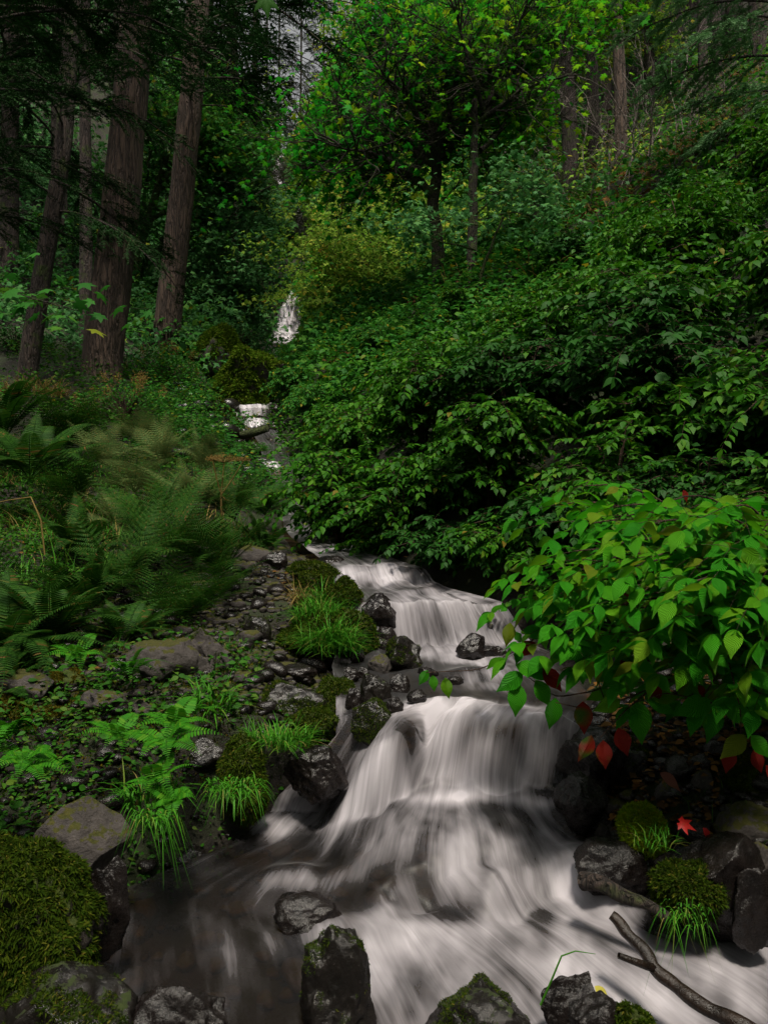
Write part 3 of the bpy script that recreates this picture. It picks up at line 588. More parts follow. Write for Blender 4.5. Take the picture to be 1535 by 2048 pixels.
scatter('streambed_stones', 260, (-4, -1.5, 9, 15), lambda x, y: abs(x-float(edges(np.array(y))[0])) < 1.2, .10, 'rock_wetmoss', 8)

# ------------------------------------------------------------ grass, moss and ground plants
def blade_mesh(name, roots, dirs, ln, wd, rg, segs=4, curl=.8):
    n = len(roots); t = np.linspace(0, 1, segs+1); up = np.array([0, 0, 1.])
    h = norm(dirs*[1, 1, 0]+1e-6); lean = rg.uniform(.3, 1.15, n)[:, None]
    side = np.cross(h, up); V = []
    for q in t:
        c = roots+ln[:, None]*(up*(q*(1-.25*lean)-curl*.55*lean*q*q)+h*lean*(.25*q+.75*q*q))
        w_ = wd[:, None]*(1-q**1.7)*.5+1e-4; V += [c-side*w_, c+side*w_]
    V = np.stack(V, 1); m_ = V.shape[1]; f = np.array([[2*q, 2*q+1, 2*q+3, 2*q+2] for q in range(segs)])
    return mesh_np(name, V.reshape(-1, 3), (f[None]+np.arange(n)[:, None, None]*m_).reshape(-1, 4))
def tuft(px, py, w, h, n, label, mat='grass', Y=None, wd=.005, name='grass_tuft', dz=0, zspread=0, curl=.8):
    rg = np.random.default_rng(int(px*3+py)); Y = Y or hit(px, py); c = P(px, py, Y); r = w/2/F*Y; curl *= 1.5
    a = rg.uniform(0, 6.28, n); q = np.sqrt(rg.random(n))*r
    roots = np.stack([np.cos(a)*q, np.sin(a)*q*.7, rg.uniform(-.03, .01, n)+zspread*(1-(q/r)**2)], 1)
    d = np.stack([np.cos(a), np.sin(a), 0*a], 1)+rg.normal(size=(n, 3))*.9
    me = blade_mesh(name, roots, d, h/F*Y*rg.uniform(.25, 1.2, n), wd*rg.uniform(.6, 1.3, n), rg, curl=curl)
    return tag(link(name, me, M[mat], None, c+np.array([0, 0, dz])), label, 'grass')
tuft(650, 1215, 90, 75, 420, 'bright grass tuft at the crest of the mound by the upper water', Y=4.45, zspread=.05)
tuft(598, 1205, 30, 75, 160, 'straw coloured dry grass hanging on the mound', 'dry_grass', Y=4.45)
tuft(660, 1300, 120, 78, 800, 'thick bright grass covering the mound beside the side fall', Y=3.98, zspread=.08)
tuft(640, 1240, 110, 60, 500, 'grass in the middle of the mound below the dry tuft', Y=4.2, zspread=.06)
tuft(420, 1420, 90, 125, 90, 'tall arching grass blades beside the blocky rock', wd=.009, Y=3.25)
tuft(560, 1480, 130, 62, 420, 'fresh grass fringe beside the pool fall', Y=3.05)
tuft(470, 1570, 120, 45, 260, 'trailing grass over the hanging moss cushion', Y=2.78, curl=2.2)
tuft(300, 1590, 130, 80, 140, 'long thin grass growing between the ferns above the pool', wd=.006, Y=2.6)
tuft(310, 1690, 90, 55, 160, 'grass dangling over the dark pool edge', wd=.005, Y=2.4, curl=3.2, dz=.1)
tuft(1310, 1680, 90, 50, 60, 'sparse grass springing from the lime moss cushion', wd=.003, Y=2.35)
tuft(1370, 1820, 100, 55, 90, 'grass trailing from the olive moss to the water', wd=.003, Y=2.15, curl=3)
tuft(60, 1130, 150, 110, 500, 'dark meadow grass behind the sword ferns at the left edge', wd=.006, Y=5.2)
tuft(60, 790, 150, 60, 500, 'dry golden grass under the left tree trunks', 'dry_grass', wd=.015)
tuft(380, 1330, 70, 40, 120, 'short grass around the dome shaped rock', Y=3.7)

def frond(LL, p0, d, up, L, n, wfrac, sz=1., droop=.9, sep=1.0, tip=.25):
    """rachis curve from p0 along d, drooping; leaflets in two rows"""
    d = norm(d); ts = np.linspace(.12, 1, n); pr = []
    for t in ts:
        p = p0+L*(d*t+np.array([0, 0, -droop*t*t*.5])); pr.append(p)
        tg = norm(d+np.array([0, 0, -droop*t])); sd = norm(np.cross(tg, up)); nn = np.cross(sd, tg)
        w_ = L*wfrac*np.interp(t, [0, .12, .35, 1], [0, .55, 1, .08])
        for s in (-1, 1): LL.add(p, sd*s+tg*tip, nn, w_)
    return np.array([p0]+pr)
T_PIN = dict(v=np.array([(0, 0, 0), (-.09, .12, .0), (-.07, .6, -.03), (0, 1, -.14), (.07, .6, -.03), (.09, .12, 0)]), f=[np.array([[0, 5, 4, 3], [0, 3, 2, 1]])])
T_PINW = dict(v=np.array([(0, 0, 0), (-.13, .2, .0), (-.12, .78, -.03), (0, 1, -.1), (.12, .78, -.03), (.13, .2, 0)]), f=[np.array([[0, 5, 4, 3], [0, 3, 2, 1]])])
def feather():
    """a pinna that is itself a small feather"""
    v = []; f = []
    for t in np.linspace(.07, .95, 10):
        w_ = .115*(1-t)**.7+.008
        for s in (-1, 1):
            k = len(v); v += [(0, t-.03, -.1*t*t), (s*w_*.6, t-.018, -.1*t*t), (s*w_, t+.06, -.1*t*t-.02), (0, t+.032, -.1*t*t)]
            f.append([k, k+1, k+2, k+3][::s])
    return dict(v=np.array(v), f=[np.array(f)])
T_FEATHER = feather()
def fern_mesh(seed, nf, L, kind='sword', spread=1.0):
    rg = np.random.default_rng(seed); LL = Leaves(); tb = Tubes()
    for i in range(nf):
        a = i*2.4+rg.uniform(-.3, .3); el = rg.uniform(.5, 1.25)/spread
        d = np.array([math.cos(a)*math.cos(el), math.sin(a)*math.cos(el), math.sin(el)]); l = L*rg.uniform(.7, 1.1)
        up = norm(np.array([-math.cos(a)*.7, -math.sin(a)*.7, 1.0]))
        if kind == 'sword': pr = frond(LL, np.zeros(3), d, up, l, 34, .115, droop=rg.uniform(.7, 1.3))
        elif kind == 'lady': pr = frond(LL, np.zeros(3), d, up, l, 17, .20, droop=rg.uniform(.5, 1.5), tip=.5)
        else: pr = frond(LL, np.zeros(3), d, up, l, 17, .17, droop=rg.uniform(.9, 2.4), tip=.2)
        tb.add(pr, np.linspace(.004, .001, len(pr))*(L/.9), 3)
    T = dict(sword=T_PIN, lady=T_FEATHER, lico=T_PINW)[kind]
    return LL.mesh('fronds', T), tb.mesh('stalks')
FERN = {k: [fern_mesh(s, nf, 1.0, k) for s in ss] for k, nf, ss in (('sword', 22, (1, 2, 3)), ('lady', 24, (4, 5, 6)), ('lico', 11, (7, 8, 9)))}
def fern(px, py, L, kind, mat, label, Y=None, v=0, rz=0., dz=0, group=None):
    Y = Y or hit(px, py); c = P(px, py, Y); L *= .78 if mat == 'fern_pale' else .92
    r = empty('fern', c+np.array([0, 0, dz]), label, 'fern', group, rz, L)
    r.rotation_euler.x = math.sin(px*7.)*.28; r.rotation_euler.y = math.cos(px*3.+py)*.28; r.scale = (L, L, L*(.85+.4*((px*13) % 7)/7))
    for nm, me in zip(('fronds', 'stalks'), FERN[kind][v]):
        o = link(nm, me, None, r)
        if not me.materials: me.materials.append(M['fern'])
        o.material_slots[0].link = 'OBJECT'; o.material_slots[0].material = M[mat]
    return r
for q, a in enumerate([
    (105, 1285, .85, 'sword', 'fern', 'large sword fern with upright fronds at the left of the bank', 3.75),
    (10, 1300, .75, 'sword', 'fern', 'sword fern cut by the left edge beside the upright one', 3.6),
    (245, 1290, .62, 'sword', 'fern', 'dark low fern between the upright sword fern and the dome rock', 3.9),
    (10, 1395, .45, 'sword', 'fern', 'drooping fern just behind the flat topped grey rock', 3.3),
    (330, 1265, .70, 'lady', 'fern', 'lady fern spilling over the blocky rock', 4.2),
    (420, 1215, .75, 'lady', 'fern', 'lady fern leaning towards the gravel', 4.6),
    (450, 1150, .80, 'lady', 'fern', 'dark green fern at the bend of the gravel', 5.0),
    (240, 1190, .85, 'lady', 'fern', 'tall feathery fern left of centre on the bank', 4.7),
    (150, 1120, .8, 'sword', 'fern', 'shaded sword fern behind the grass at left', 5.0),
    (330, 1130, .9, 'lady', 'fern', 'feathery fern behind the lady fern on the bank', 5.1),
    (375, 1010, .75, 'lady', 'fern_pale', 'pale bracken below the dead umbel plant', 6.0),
    (270, 985, .8, 'lady', 'fern_pale', 'pale silvery bracken in the middle of the left bank', 6.4),
    (330, 930, .8, 'lady', 'fern_pale', 'uppermost pale bracken on the left bank', 7.2),
    (200, 930, .8, 'lady', 'fern_pale', 'pale bracken with browning tips left of the topmost one', 7.0),
    (400, 940, .75, 'lady', 'fern_pale', 'arching pale bracken nearest the stream', 7.2),
    (310, 1060, .7, 'lady', 'fern', 'green bracken under the pale silvery one', 5.6),
    (230, 1060, .75, 'lady', 'fern_pale', 'pale bracken with a bright rim left of the green bracken', 5.8),
    (440, 1000, .6, 'lady', 'fern_pale', 'small pale bracken left of the umbel plant stalk', 6.4),
    (150, 1010, .75, 'lady', 'fern', 'dull bracken between dark fern and silvery bracken', 6.0),
    (270, 880, .8, 'lady', 'fern_pale', 'farthest pale bracken against the tan plumed bush', 8.0),
    (60, 960, 1.2, 'sword', 'fern', 'dark fern in the shade near the left edge', 6.2),
    (10, 880, 1.3, 'sword', 'fern', 'very dark fern at the left edge below the dry grass', 7.5),
    (140, 890, 1.2, 'lady', 'fern', 'dim fern below the tan plumed bush', 8.0),
    (520, 1105, .55, 'sword', 'fern', 'glossy hanging fern at the left lip of the upper stream', 5.9),
    (470, 1040, .8, 'lady', 'fern', 'dark fern under the dead umbel plant', 6.2),
    (530, 1030, .7, 'sword', 'fern', 'small fern above the hanging one at the stream edge', 7.0),
    (60, 1225, .7, 'lady', 'fern', 'soft fern behind the large upright sword fern', 4.6),
    (190, 1240, .7, 'sword', 'fern', 'brown tipped sword fern behind the dark low fern', 4.3)]):
    px, py, L, kd, mt, lb, Yd = a
    fern(px, py, L, kd, mt, lb, Yd, q % 3, q*1.7)
for q, a in enumerate([
    (335, 1500, .26, 'bright hanging fern at the left side of the pool fall', 2.62, .02),
    (315, 1580, .24, 'bright fern trailing down to the dark pool', 2.5, .02),
    (350, 1620, .20, 'lowest small fern above the pool', 2.45, .02),
    (385, 1435, .20, 'little bright fern pointing right at the path edge', 2.9, .02),
    (230, 1480, .22, 'bright fern on the golden moss bank', 2.75, .01),
    (20, 1500, .28, 'bright fern at the left edge of the photo', 2.5, .03),
    (45, 1530, .22, 'small drooping fern beside the one at the left edge', 2.45, .0),
    (150, 1325, .24, 'light green fern behind the golden mossed rock', 3.5, .02),
    (110, 1540, .20, 'fern among herbs above the angular slab', 2.55, .0),
    (260, 1360, .25, 'leafy fern below the dome shaped rock', 3.3, .02),
    (345, 1470, .25, 'bright fern just above the hanging one', 2.75, .02)]):
    px, py, L, lb, Yd, dz = a
    fern(px, py, L, 'lico', 'fern_bright', lb, Yd, q % 3, q*2.1, dz)

# low leafy ground cover, grass and litter nobody could count
def cover(name, n, box, size, T, mat, seed, test, lift=(0, .12), tilt=.6, up=1.0):
    rg = np.random.default_rng(seed); x = rg.uniform(box[0], box[1], n*3); y = rg.uniform(box[2], box[3], n*3)
    k = test(x, y) & (fbm2(x, y, 1.1, seed, 3) > -.15); x, y = x[k][:n], y[k][:n]; z = ground_z(x, y)+rg.uniform(lift[0], lift[1], len(x))
    nrm = np.stack([rg.normal(size=len(x))*tilt, rg.normal(size=len(x))*tilt-.2, np.full(len(x), up)], 1)
    a = rg.uniform(0, 6.28, len(x)); d = np.stack([np.cos(a), np.sin(a), rg.uniform(-.3, .3, len(x))], 1)
    V, fs, uv = inst(T, np.stack([x, y, z], 1), basis(d, nrm), size*rg.uniform(.5, 1.3, len(x)))
    return tag(link(name, mesh_np(name, V, fs), M[mat]), kind='stuff')
def tl(x, y): a, b = edges(y); return x < a-.12-.06*np.maximum(y-6, 0)-1.0*((y > 3.9) & (y < 6)) - .25
def tlr(x, y): a, b = edges(y); return (x < a+.0) | (x > b-.0)
cover('ground_herbs', 14000, (-4, -.2, 2.2, 7), .035, T_DOGM, 'herb', 2, tl, (0, .09))
cover('ground_herbs', 16000, (-9, -.5, 6, 14), .07, T_STAR, 'herb', 3, tl, (0, .3))
cover('ground_herbs', 9000, (-6, -1, 8, 15), .06, T_DOGM, 'maple_mid', 13, lambda x, y: np.abs(x-edges(y)[0]+.6) < 1.1, (0, .35))
cover('ground_herbs', 9000, (-3, -.3, 2.2, 4.2), .022, T_DOGM, 'herb', 31, lambda x, y: x < edges(y)[0]-.03, (0, .05))
def mossy(name, n, box, seed, mat, test, ln=.013):
    rg = np.random.default_rng(seed); x = rg.uniform(box[0], box[1], n*3); y = rg.uniform(box[2], box[3], n*3)
    k = test(x, y) & (fbm2(x, y, 2.1, seed+2, 3) > -.05); x, y = x[k][:n], y[k][:n]; p = np.stack([x, y, ground_z(x, y)-.004], 1); m_ = len(x)
    d = norm(rg.normal(size=(m_, 3))*.8+[0, 0, .8]); side = norm(np.cross(d, rg.normal(size=(m_, 3)))); L = (ln*rg.uniform(.5, 1.8, m_))[:, None]
    t = np.stack([p-side*L*.2, p+side*L*.2, p+d*L*.6+side*L*.16, p+d*L], 1).reshape(-1, 3)
    tag(link(name, mesh_np(name, t, np.arange(m_)[:, None]*4+np.array([[0, 1, 2, 3]])), M[mat]), kind='stuff')
mossy('ground_moss', 60000, (-3, -.1, 2.1, 4.4), 3, 'moss', lambda x, y: x < edges(y)[0]-.02)
mossy('ground_moss', 50000, (-3, -.6, 2.6, 4.0), 9, 'moss_gold', lambda x, y: x < edges(y)[0]-.25, .011)
mossy('ground_moss', 16000, (.4, 2.2, 2.1, 3.6), 4, 'moss', lambda x, y: x > edges(y)[1]+.1)
cover('leaf_litter', 2600, (.5, 2.4, 2.1, 3.7), .035, T_DOGM, 'litter', 41, lambda x, y: x > edges(y)[1]+.05, (.01, .05), .5)
cover('leaf_litter', 5000, (-4, 3, 2, 7), .03, T_DOGM, 'litter', 4, lambda x, y: (x < edges(y)[0]) | (x > edges(y)[1]), (0, .02), .4)
def grassy(n, box, seed, L, wd, mat='grass', test=tl):
    rg = np.random.default_rng(seed); x = rg.uniform(box[0], box[1], n*3); y = rg.uniform(box[2], box[3], n*3)
    k = test(x, y) & (fbm2(x, y, 1.6, seed+5, 3) > 0); x, y = x[k][:n], y[k][:n]
    r = np.stack([x, y, ground_z(x, y)-.01], 1); d = rg.normal(size=(len(x), 3))
    tag(link('grass', blade_mesh('grass', r, d, L*rg.uniform(.4, 1.3, len(x)), wd*rg.uniform(.6, 1.2, len(x)), rg), M[mat]), kind='stuff')
grassy(5000, (-3, -.3, 2.2, 4.6), 1, .10, .004)
grassy(5000, (-6, -.5, 4.5, 9), 2, .30, .008)
grassy(1600, (-6, -.5, 4.5, 9), 7, .36, .008, 'dry_grass')
grassy(1200, (.5, 3, 2.2, 4), 3, .08, .003, test=lambda x, y: x > edges(y)[1]+.1)

def rt(x, y): return x > edges(y)[1]+.25+.1*np.maximum(y-7, 0)*0
cover('ground_herbs', 26000, (-1.5, 9, 4.5, 13), .075, T_DOGM, 'dogwood_shade', 21, rt, (0, .30))
cover('ground_herbs', 12000, (-2, 16, 11, 24), .13, T_STAR, 'maple_mid', 22, rt, (0, .5))
cover('ground_herbs', 14000, (-2, 4, 11, 19), .12, T_STAR, 'maple_mid', 25, rt, (0, .5))
cover('leaf_litter', 16000, (-1, 18, 12, 28), .13, T_DOGM, 'litter', 24, rt, (0, .12), .8)
grassy(5000, (1, 16, 12, 26), 12, .55, .02, 'dry_grass', test=rt)
cover('ground_herbs', 9000, (-5, 1, 7.5, 14), .055, T_DOGM, 'dogwood', 23, lambda x, y: (np.abs(x-edges(y)[1]-.45) < .6), (0, .45))

# ------------------------------------------------------------ dogwood shrubs
def quad(p0, p1, p2, n):
    t = np.linspace(0, 1, n)[:, None]; return (1-t)**2*p0+2*t*(1-t)*p1+t*t*p2
def twig_leaves(LL, tb, p0, d, L, lf, rg, rad=.003, spacing=.55, droop=.35, upj=.35):
    d = norm(d); n = max(3, int(L/(lf*spacing))); pts = quad(p0, p0+d*L*.5, p0+d*L+np.array([0, 0, -droop*L]), n+1)
    tb.add(pts, np.linspace(rad, rad*.4, n+1), 3)
    for q in range(1, n+1):
        tg = norm(pts[q]-pts[q-1]); sd = norm(np.cross(tg, [0, 0, 1.]))
        if q % 2: 
            sd = norm(sd+np.array([0, 0, rg.normal()*.25]))
        for s in (-1, 1):
            if rg.random() < .08: continue
            dd = norm(sd*s*rg.uniform(.7, 1.1)+tg*rg.uniform(.3, .8)+np.array([0, 0, -rg.uniform(-.1, .55)]))
            LL.add(pts[q], dd, norm(np.array([0, 0, 1.])+rg.normal(size=3)*upj), lf*rg.uniform(.5, 1.2))
    LL.add(pts[-1], norm(tg+np.array([0, 0, -.3])), norm(np.array([0, 0, 1.])+rg.normal(size=3)*upj), lf*1.1)
def shrub_mesh(seed, h=1.0, r=1.0, ns=15, nt=13, lf=.09, T=T_DOGM, tl=.42):
    rg = np.random.default_rng(seed); LL = Leaves(); tb = Tubes(); tt = Tubes()
    for i in range(ns):
        a = i*2.4+rg.uniform(-.4, .4); rr = r*rg.uniform(.25, 1.0); hh = h*rg.uniform(.65, 1.05)*(1-.25*(rr/r)**2)
        b = np.array([math.cos(a), math.sin(a), 0])
        pts = quad(b*.08, b*rr*.25+[0, 0, hh*.95], b*rr+[0, 0, hh*(.92-.35*rr/r)], 12)+np.cumsum(rg.normal(size=(12, 3))*.012, 0)
        tb.add(pts, np.linspace(.014, .004, 12), 5)
        for j in range(nt):
            t = rg.uniform(.22, 1); k = min(10, int(t*11)); p = pts[k]
            aa = rg.uniform(0, 6.28); d = np.array([math.cos(aa), math.sin(aa), rg.uniform(-.15, .7)])+b*.5
            twig_leaves(LL, tt, p, d, tl*rg.uniform(.6, 1.2), lf, rg)
        twig_leaves(LL, tt, pts[-1], pts[-1]-pts[-2]+[0, 0, .02], tl, lf, rg)
    return tb.mesh('stems'), tt.mesh('twigs'), LL.mesh('leaves', T)
SH = [shrub_mesh(30+q, 1.5, 1.05, 17, 15, .095) for q in range(4)]
SHT = [shrub_mesh(50+q, 2.5, 1.2, 18, 19, .10, tl=.5) for q in range(2)]
SHL = [shrub_mesh(70+q, .75, 1.0, 16, 17, .095, tl=.36) for q in range(2)]
def shrub(c, label, var, mat, s=1, rz=0, group=None, bank=SH, nm='dogwood_shrub'):
    r = empty(nm, c, label, 'shrub', group, rz, s)
    st, tw, lv = bank[var]
    o = link('stem', st, M['twig'], r); link('twigs', tw, M['twig'], r)
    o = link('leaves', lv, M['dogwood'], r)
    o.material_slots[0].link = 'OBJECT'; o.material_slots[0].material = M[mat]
    return r
def SHRUBS():
    # (x, y, scale, bank, material, label); grounded on the right bank
    L = [
    (-.30, 6.6, .72, 0, 'dogwood', 'low leafy shrub overhanging the upper stream bend'),
    (.15, 5.75, .62, 0, 'dogwood', 'round leafed shrub dipping to the water above the second fall'),
    (.75, 5.35, .62, 0, 'dogwood', 'dark shrub right above the brink of the second fall'),
    (1.30, 4.55, .60, 0, 'dogwood', 'shrub hanging over the right end of the second fall'),
    (.35, 6.9, .75, 0, 'dogwood', 'mid green shrub behind the stream bend'),
    (-.25, 8.3, .65, 0, 'dogwood', 'shrub with water glinting through it left of centre'),
    (1.05, 6.4, .75, 0, 'dogwood_shade', 'deeply shaded shrub at the heart of the thicket'),
    (1.75, 5.5, .85, 0, 'dogwood_shade', 'shaded shrub below the centre of the thicket'),
    (2.35, 4.6, .72, 0, 'dogwood', 'shrub just behind the bright foreground leaves'),
    (2.25, 6.6, .85, 0, 'dogwood', 'tall shrub right of the deep shade'),
    (3.1, 5.6, .8, 0, 'dogwood', 'large leafed shrub at the right edge, second from the front'),
    (.55, 8.4, .58, 0, 'dogwood', 'bushy shrub in front of the slim forked trees'),
    (-.55, 10.0, .6, 0, 'dogwood', 'shrub touching the stream below the little cascade'),
    (1.6, 8.0, .62, 0, 'dogwood', 'shrub with pale undersides in the middle of the thicket'),
    (2.9, 7.8, .62, 1, 'dogwood', 'arching shrub above the deep shade of the thicket'),
    (4.0, 7.2, .62, 1, 'dogwood', 'broad leafed shrub high on the bank against the right edge'),
    (.4, 10.4, .5, 0, 'maple_mid', 'light green shrub left of the thicker slim trunk'),
    (1.8, 10.2, .5, 0, 'dogwood', 'shrub at the foot of the slim trunks'),
    (3.2, 9.8, .6, 0, 'dogwood', 'shrub in front of the bare grey twigs'),
    (4.8, 9.2, .62, 1, 'dogwood', 'upper right shrub below the dark conifer trunks'),
    (-1.0, 12.0, .6, 0, 'maple_mid', 'bright shrub right of the little cascade'),
    (-.1, 12.8, .55, 0, 'maple_mid', 'light shrub behind and right of the little cascade'),
    (1.2, 12.6, .45, 0, 'dogwood', 'shrub hiding the feet of the slim forked trees'),
    (2.9, 12.4, .5, 0, 'dogwood_shade', 'dim shrub under the slim maple on the right'),
    (4.4, 12.0, .5, 0, 'dogwood_shade', 'dim shrub under the bare grey twigs'),
    (6.2, 12.0, .7, 0, 'dogwood', 'far right shrub on the open slope'),
    (-1.6, 14.0, .6, 0, 'maple_mid', 'yellow green shrub touching the big mossy boulder'),
    (1.95, 3.75, .62, 0, 'dogwood', 'leafy shrub low behind the red tipped twigs'),
    (3.2, 4.1, .7, 0, 'dogwood', 'shrub pressing in from the right edge behind the bright leaves'),
    (-.02, 5.9, .40, 2, 'dogwood', 'smallest shrub, its leaves brushing the upper stream'),
    (.42, 5.15, .5, 2, 'dogwood_shade', 'low dark shrub at the top edge of the second fall'),
    (.75, 4.75, .5, 2, 'dogwood', 'low shrub drooping beside the black rock on the brink'),
    (1.2, 4.15, .5, 2, 'dogwood', 'low shrub at the right foot of the second fall'),
    (1.65, 4.3, .55, 0, 'dogwood_shade', 'dark shrub in the shade behind the reaching twigs'),
    (5.0, 8.2, .8, 0, 'dogwood', 'shrub at the right edge under the slope of trunks'),
    (3.9, 6.0, .7, 0, 'dogwood', 'right edge shrub with large blurred leaves'),
    (6.0, 10.2, .9, 0, 'dogwood_shade', 'dark shrub beneath the trunks near the right edge'),
    (-.35, 7.2, .5, 2, 'dogwood', 'small shrub above the narrow head of the stream'),
    (1.05, 4.75, .6, 2, 'dogwood_shade', 'ground hugging shrub in shade right of the second fall'),
    (.55, 5.6, .6, 2, 'dogwood', 'low spreading shrub over the bank above the second fall'),
    (1.55, 3.95, .5, 2, 'dogwood_shade', 'low shrub shading the rocks behind the red leaves'),
    (2.0, 5.2, .8, 2, 'dogwood', 'sprawling shrub in the lower middle of the thicket'),
    (1.3, 7.2, .85, 2, 'dogwood', 'wide low shrub filling the middle of the thicket'),
    (3.6, 6.8, .9, 2, 'dogwood', 'wide shrub high on the right bank'),
    (4.6, 7.6, 1.0, 2, 'dogwood', 'wide shrub topping the right bank at the edge'),
    (2.4, 9.2, .9, 2, 'dogwood', 'wide shrub below the bare grey twigs'),
    (4.2, 10.6, 1.0, 2, 'dogwood', 'wide shrub below the straight brown trunk'),
    (5.6, 11.0, 1.1, 2, 'dogwood', 'wide shrub below the boughs at right'),
    (7.6, 12.6, 1.1, 2, 'dogwood_shade', 'wide dark shrub at the far right'),
    (-.9, 9.2, .5, 2, 'dogwood', 'low shrub leaning over the hidden stretch of stream'),
    ]
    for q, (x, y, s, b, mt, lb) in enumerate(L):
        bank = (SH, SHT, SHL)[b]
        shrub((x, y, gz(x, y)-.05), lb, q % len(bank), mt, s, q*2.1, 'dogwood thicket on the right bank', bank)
SHRUBS()

# the bright foreground dogwood: long arching stems from the right bank, each ending where the photo shows its leaves
def foreground():
    rg = np.random.default_rng(77); base = P(1600, 1420, 3.0); base[2] = gz(base[0], base[1])
    r = empty('dogwood_shrub', base, 'bright yellow green dogwood with large veined leaves in the right foreground', 'shrub', 'dogwood thicket on the right bank')
    LL = Leaves(); tb = Tubes(); tt = Tubes()
    tips = [(1085, 1180, 2.9), (1110, 1185, 2.75), (1100, 1060, 3.2), (1180, 1095, 2.8), (1150, 1150, 2.7), (1240, 1060, 2.8), (1220, 1140, 2.6), (1190, 1210, 2.55), (1130, 1235, 2.65), (1290, 1100, 2.5), (1270, 1180, 2.45), (1340, 1050, 2.7), (1360, 1120, 2.4), (1340, 1190, 2.35), (1280, 1240, 2.4), (1200, 1280, 2.5), (1410, 1080, 2.4), (1420, 1160, 2.3), (1400, 1240, 2.3), (1350, 1290, 2.35), (1280, 1320, 2.4), (1470, 1060, 2.5), (1480, 1130, 2.3), (1490, 1210, 2.25), (1470, 1290, 2.3), (1420, 1340, 2.35), (1370, 1370, 2.4), (1530, 1100, 2.4), (1540, 1180, 2.3), (1540, 1270, 2.2), (1520, 1350, 2.3), (1480, 1400, 2.35), (1300, 1380, 2.45), (1110, 1300, 2.6), (1090, 1340, 2.6), (1060, 1240, 2.75), (1160, 1330, 2.55), (1230, 1360, 2.5), (1250, 1080, 2.9), (1390, 1060, 2.9), (1480, 1050, 2.8), (1330, 1090, 2.8), (1200, 1170, 2.5), (1310, 1160, 2.3), (1390, 1210, 2.2), (1450, 1180, 2.2), (1500, 1260, 2.15), (1240, 1260, 2.35), (1440, 1440, 2.4), (1530, 1440, 2.3), (1320, 1440, 2.5), (1170, 1020, 3.2)]
    for q, (px, py, Y) in enumerate(tips):
        if px < 1060 and py < 1200: px += 20
        tip = P(px, py-48-.12*max(0, py-1250), Y); st = base-base+np.array([rg.uniform(-.1, .1), rg.uniform(-.1, .25), 0]); e = tip-base
        mid = np.array([e[0]*.35, e[1]*.45, max(e[2], .15)+.05+rg.uniform(0, .10)])
        pts = quad(st, mid, e, 14); tb.add(pts, np.linspace(.008, .0025, 14), 5)
        for k in range(6, 14):
            aa = rg.uniform(0, 6.28); d = np.array([math.cos(aa)*.8-.3, math.sin(aa)*.8-.25, rg.uniform(-.1, .35)])
            twig_leaves(LL, tt, pts[k], d, rg.uniform(.12, .28), .073, rg, .0016, .8, .3, .6)
        twig_leaves(LL, tt, e, norm(e-pts[-2]), .14, .078, rg, .0016, .8, .25, .5)
    link('stem', tb.mesh('stem'), M['twig'], r); link('twigs', tt.mesh('twigs'), M['twig'], r)
    link('leaves', LL.mesh('leaves', T_DOG), M['dogwood_near'], r)
    # twigs reaching out over the water, hanging leaves, red autumn leaves
    tw = Tubes(); LG = Leaves(); LR = []
    def arc(*pp): 
        a = np.array([P(*p) for p in pp])-base; k = np.linspace(0, len(a)-1, 16); c = np.stack([np.interp(k, range(len(a)), a[:, i]) for i in range(3)], 1)
        c[1:-1] = (c[:-2]+c[1:-1]*2+c[2:])/4; tw.add(c, np.linspace(.003, .0012, 16), 4); return c
    arc((1175, 1200, 2.6), (1050, 1290, 2.62), (960, 1340, 2.66), (850, 1345, 2.7)); arc((1330, 1300, 2.5), (1200, 1380, 2.45), (1110, 1395, 2.5), (1050, 1350, 2.5))
    arc((1380, 1340, 2.45), (1270, 1390, 2.4), (1180, 1420, 2.42), (1110, 1405, 2.42)); arc((1300, 1380, 2.4), (1250, 1420, 2.38), (1200, 1475, 2.38))
    arc((1450, 1300, 2.3), (1480, 1420, 2.25), (1480, 1500, 2.28)); arc((1220, 1260, 2.5), (1190, 1350, 2.45), (1230, 1460, 2.38)); arc((1440, 1340, 2.3), (1400, 1400, 2.3), (1330, 1385, 2.38), (1270, 1405, 2.4))
    def hang(px, py, Y, ang, sz, red=False, face=.9):
        d = np.array([math.sin(R(ang)), -.12, -math.cos(R(ang))]); p = P(px, py, Y)-base; nn = norm(np.array([rg.uniform(-.35, .35), -face, .45]))
        if red: LR.append((p, d, nn, sz/F*Y))
        else: LG.add(p, d, nn, sz/F*Y)
    for a in [(855, 1340, 2.7, -30, 36), (865, 1350, 2.7, 5, 34), (890, 1355, 2.7, 8, 44), (1045, 1260, 2.6, 80, 55), (1020, 1245, 2.65, -10, 50), (1030, 1330, 2.5, 75, 62), (1045, 1345, 2.5, -55, 66), (1035, 1365, 2.5, -5, 70), (1070, 1360, 2.5, 30, 62), (1050, 1335, 2.5, 70, 60), (1110, 1395, 2.45, -10, 66), (1165, 1285, 2.5, 5, 75), (1180, 1290, 2.5, -75, 80), (1270, 1400, 2.4, 10, 92), (1240, 1400, 2.4, -70, 60), (1290, 1395, 2.4, 65, 70), (1300, 1395, 2.4, 95, 60), (1420, 1400, 2.3, -70, 80), (1440, 1405, 2.3, 60, 80), (1430, 1410, 2.3, -10, 80), (1490, 1470, 2.25, -50, 70), (1500, 1470, 2.25, 40, 60)]: hang(*a)
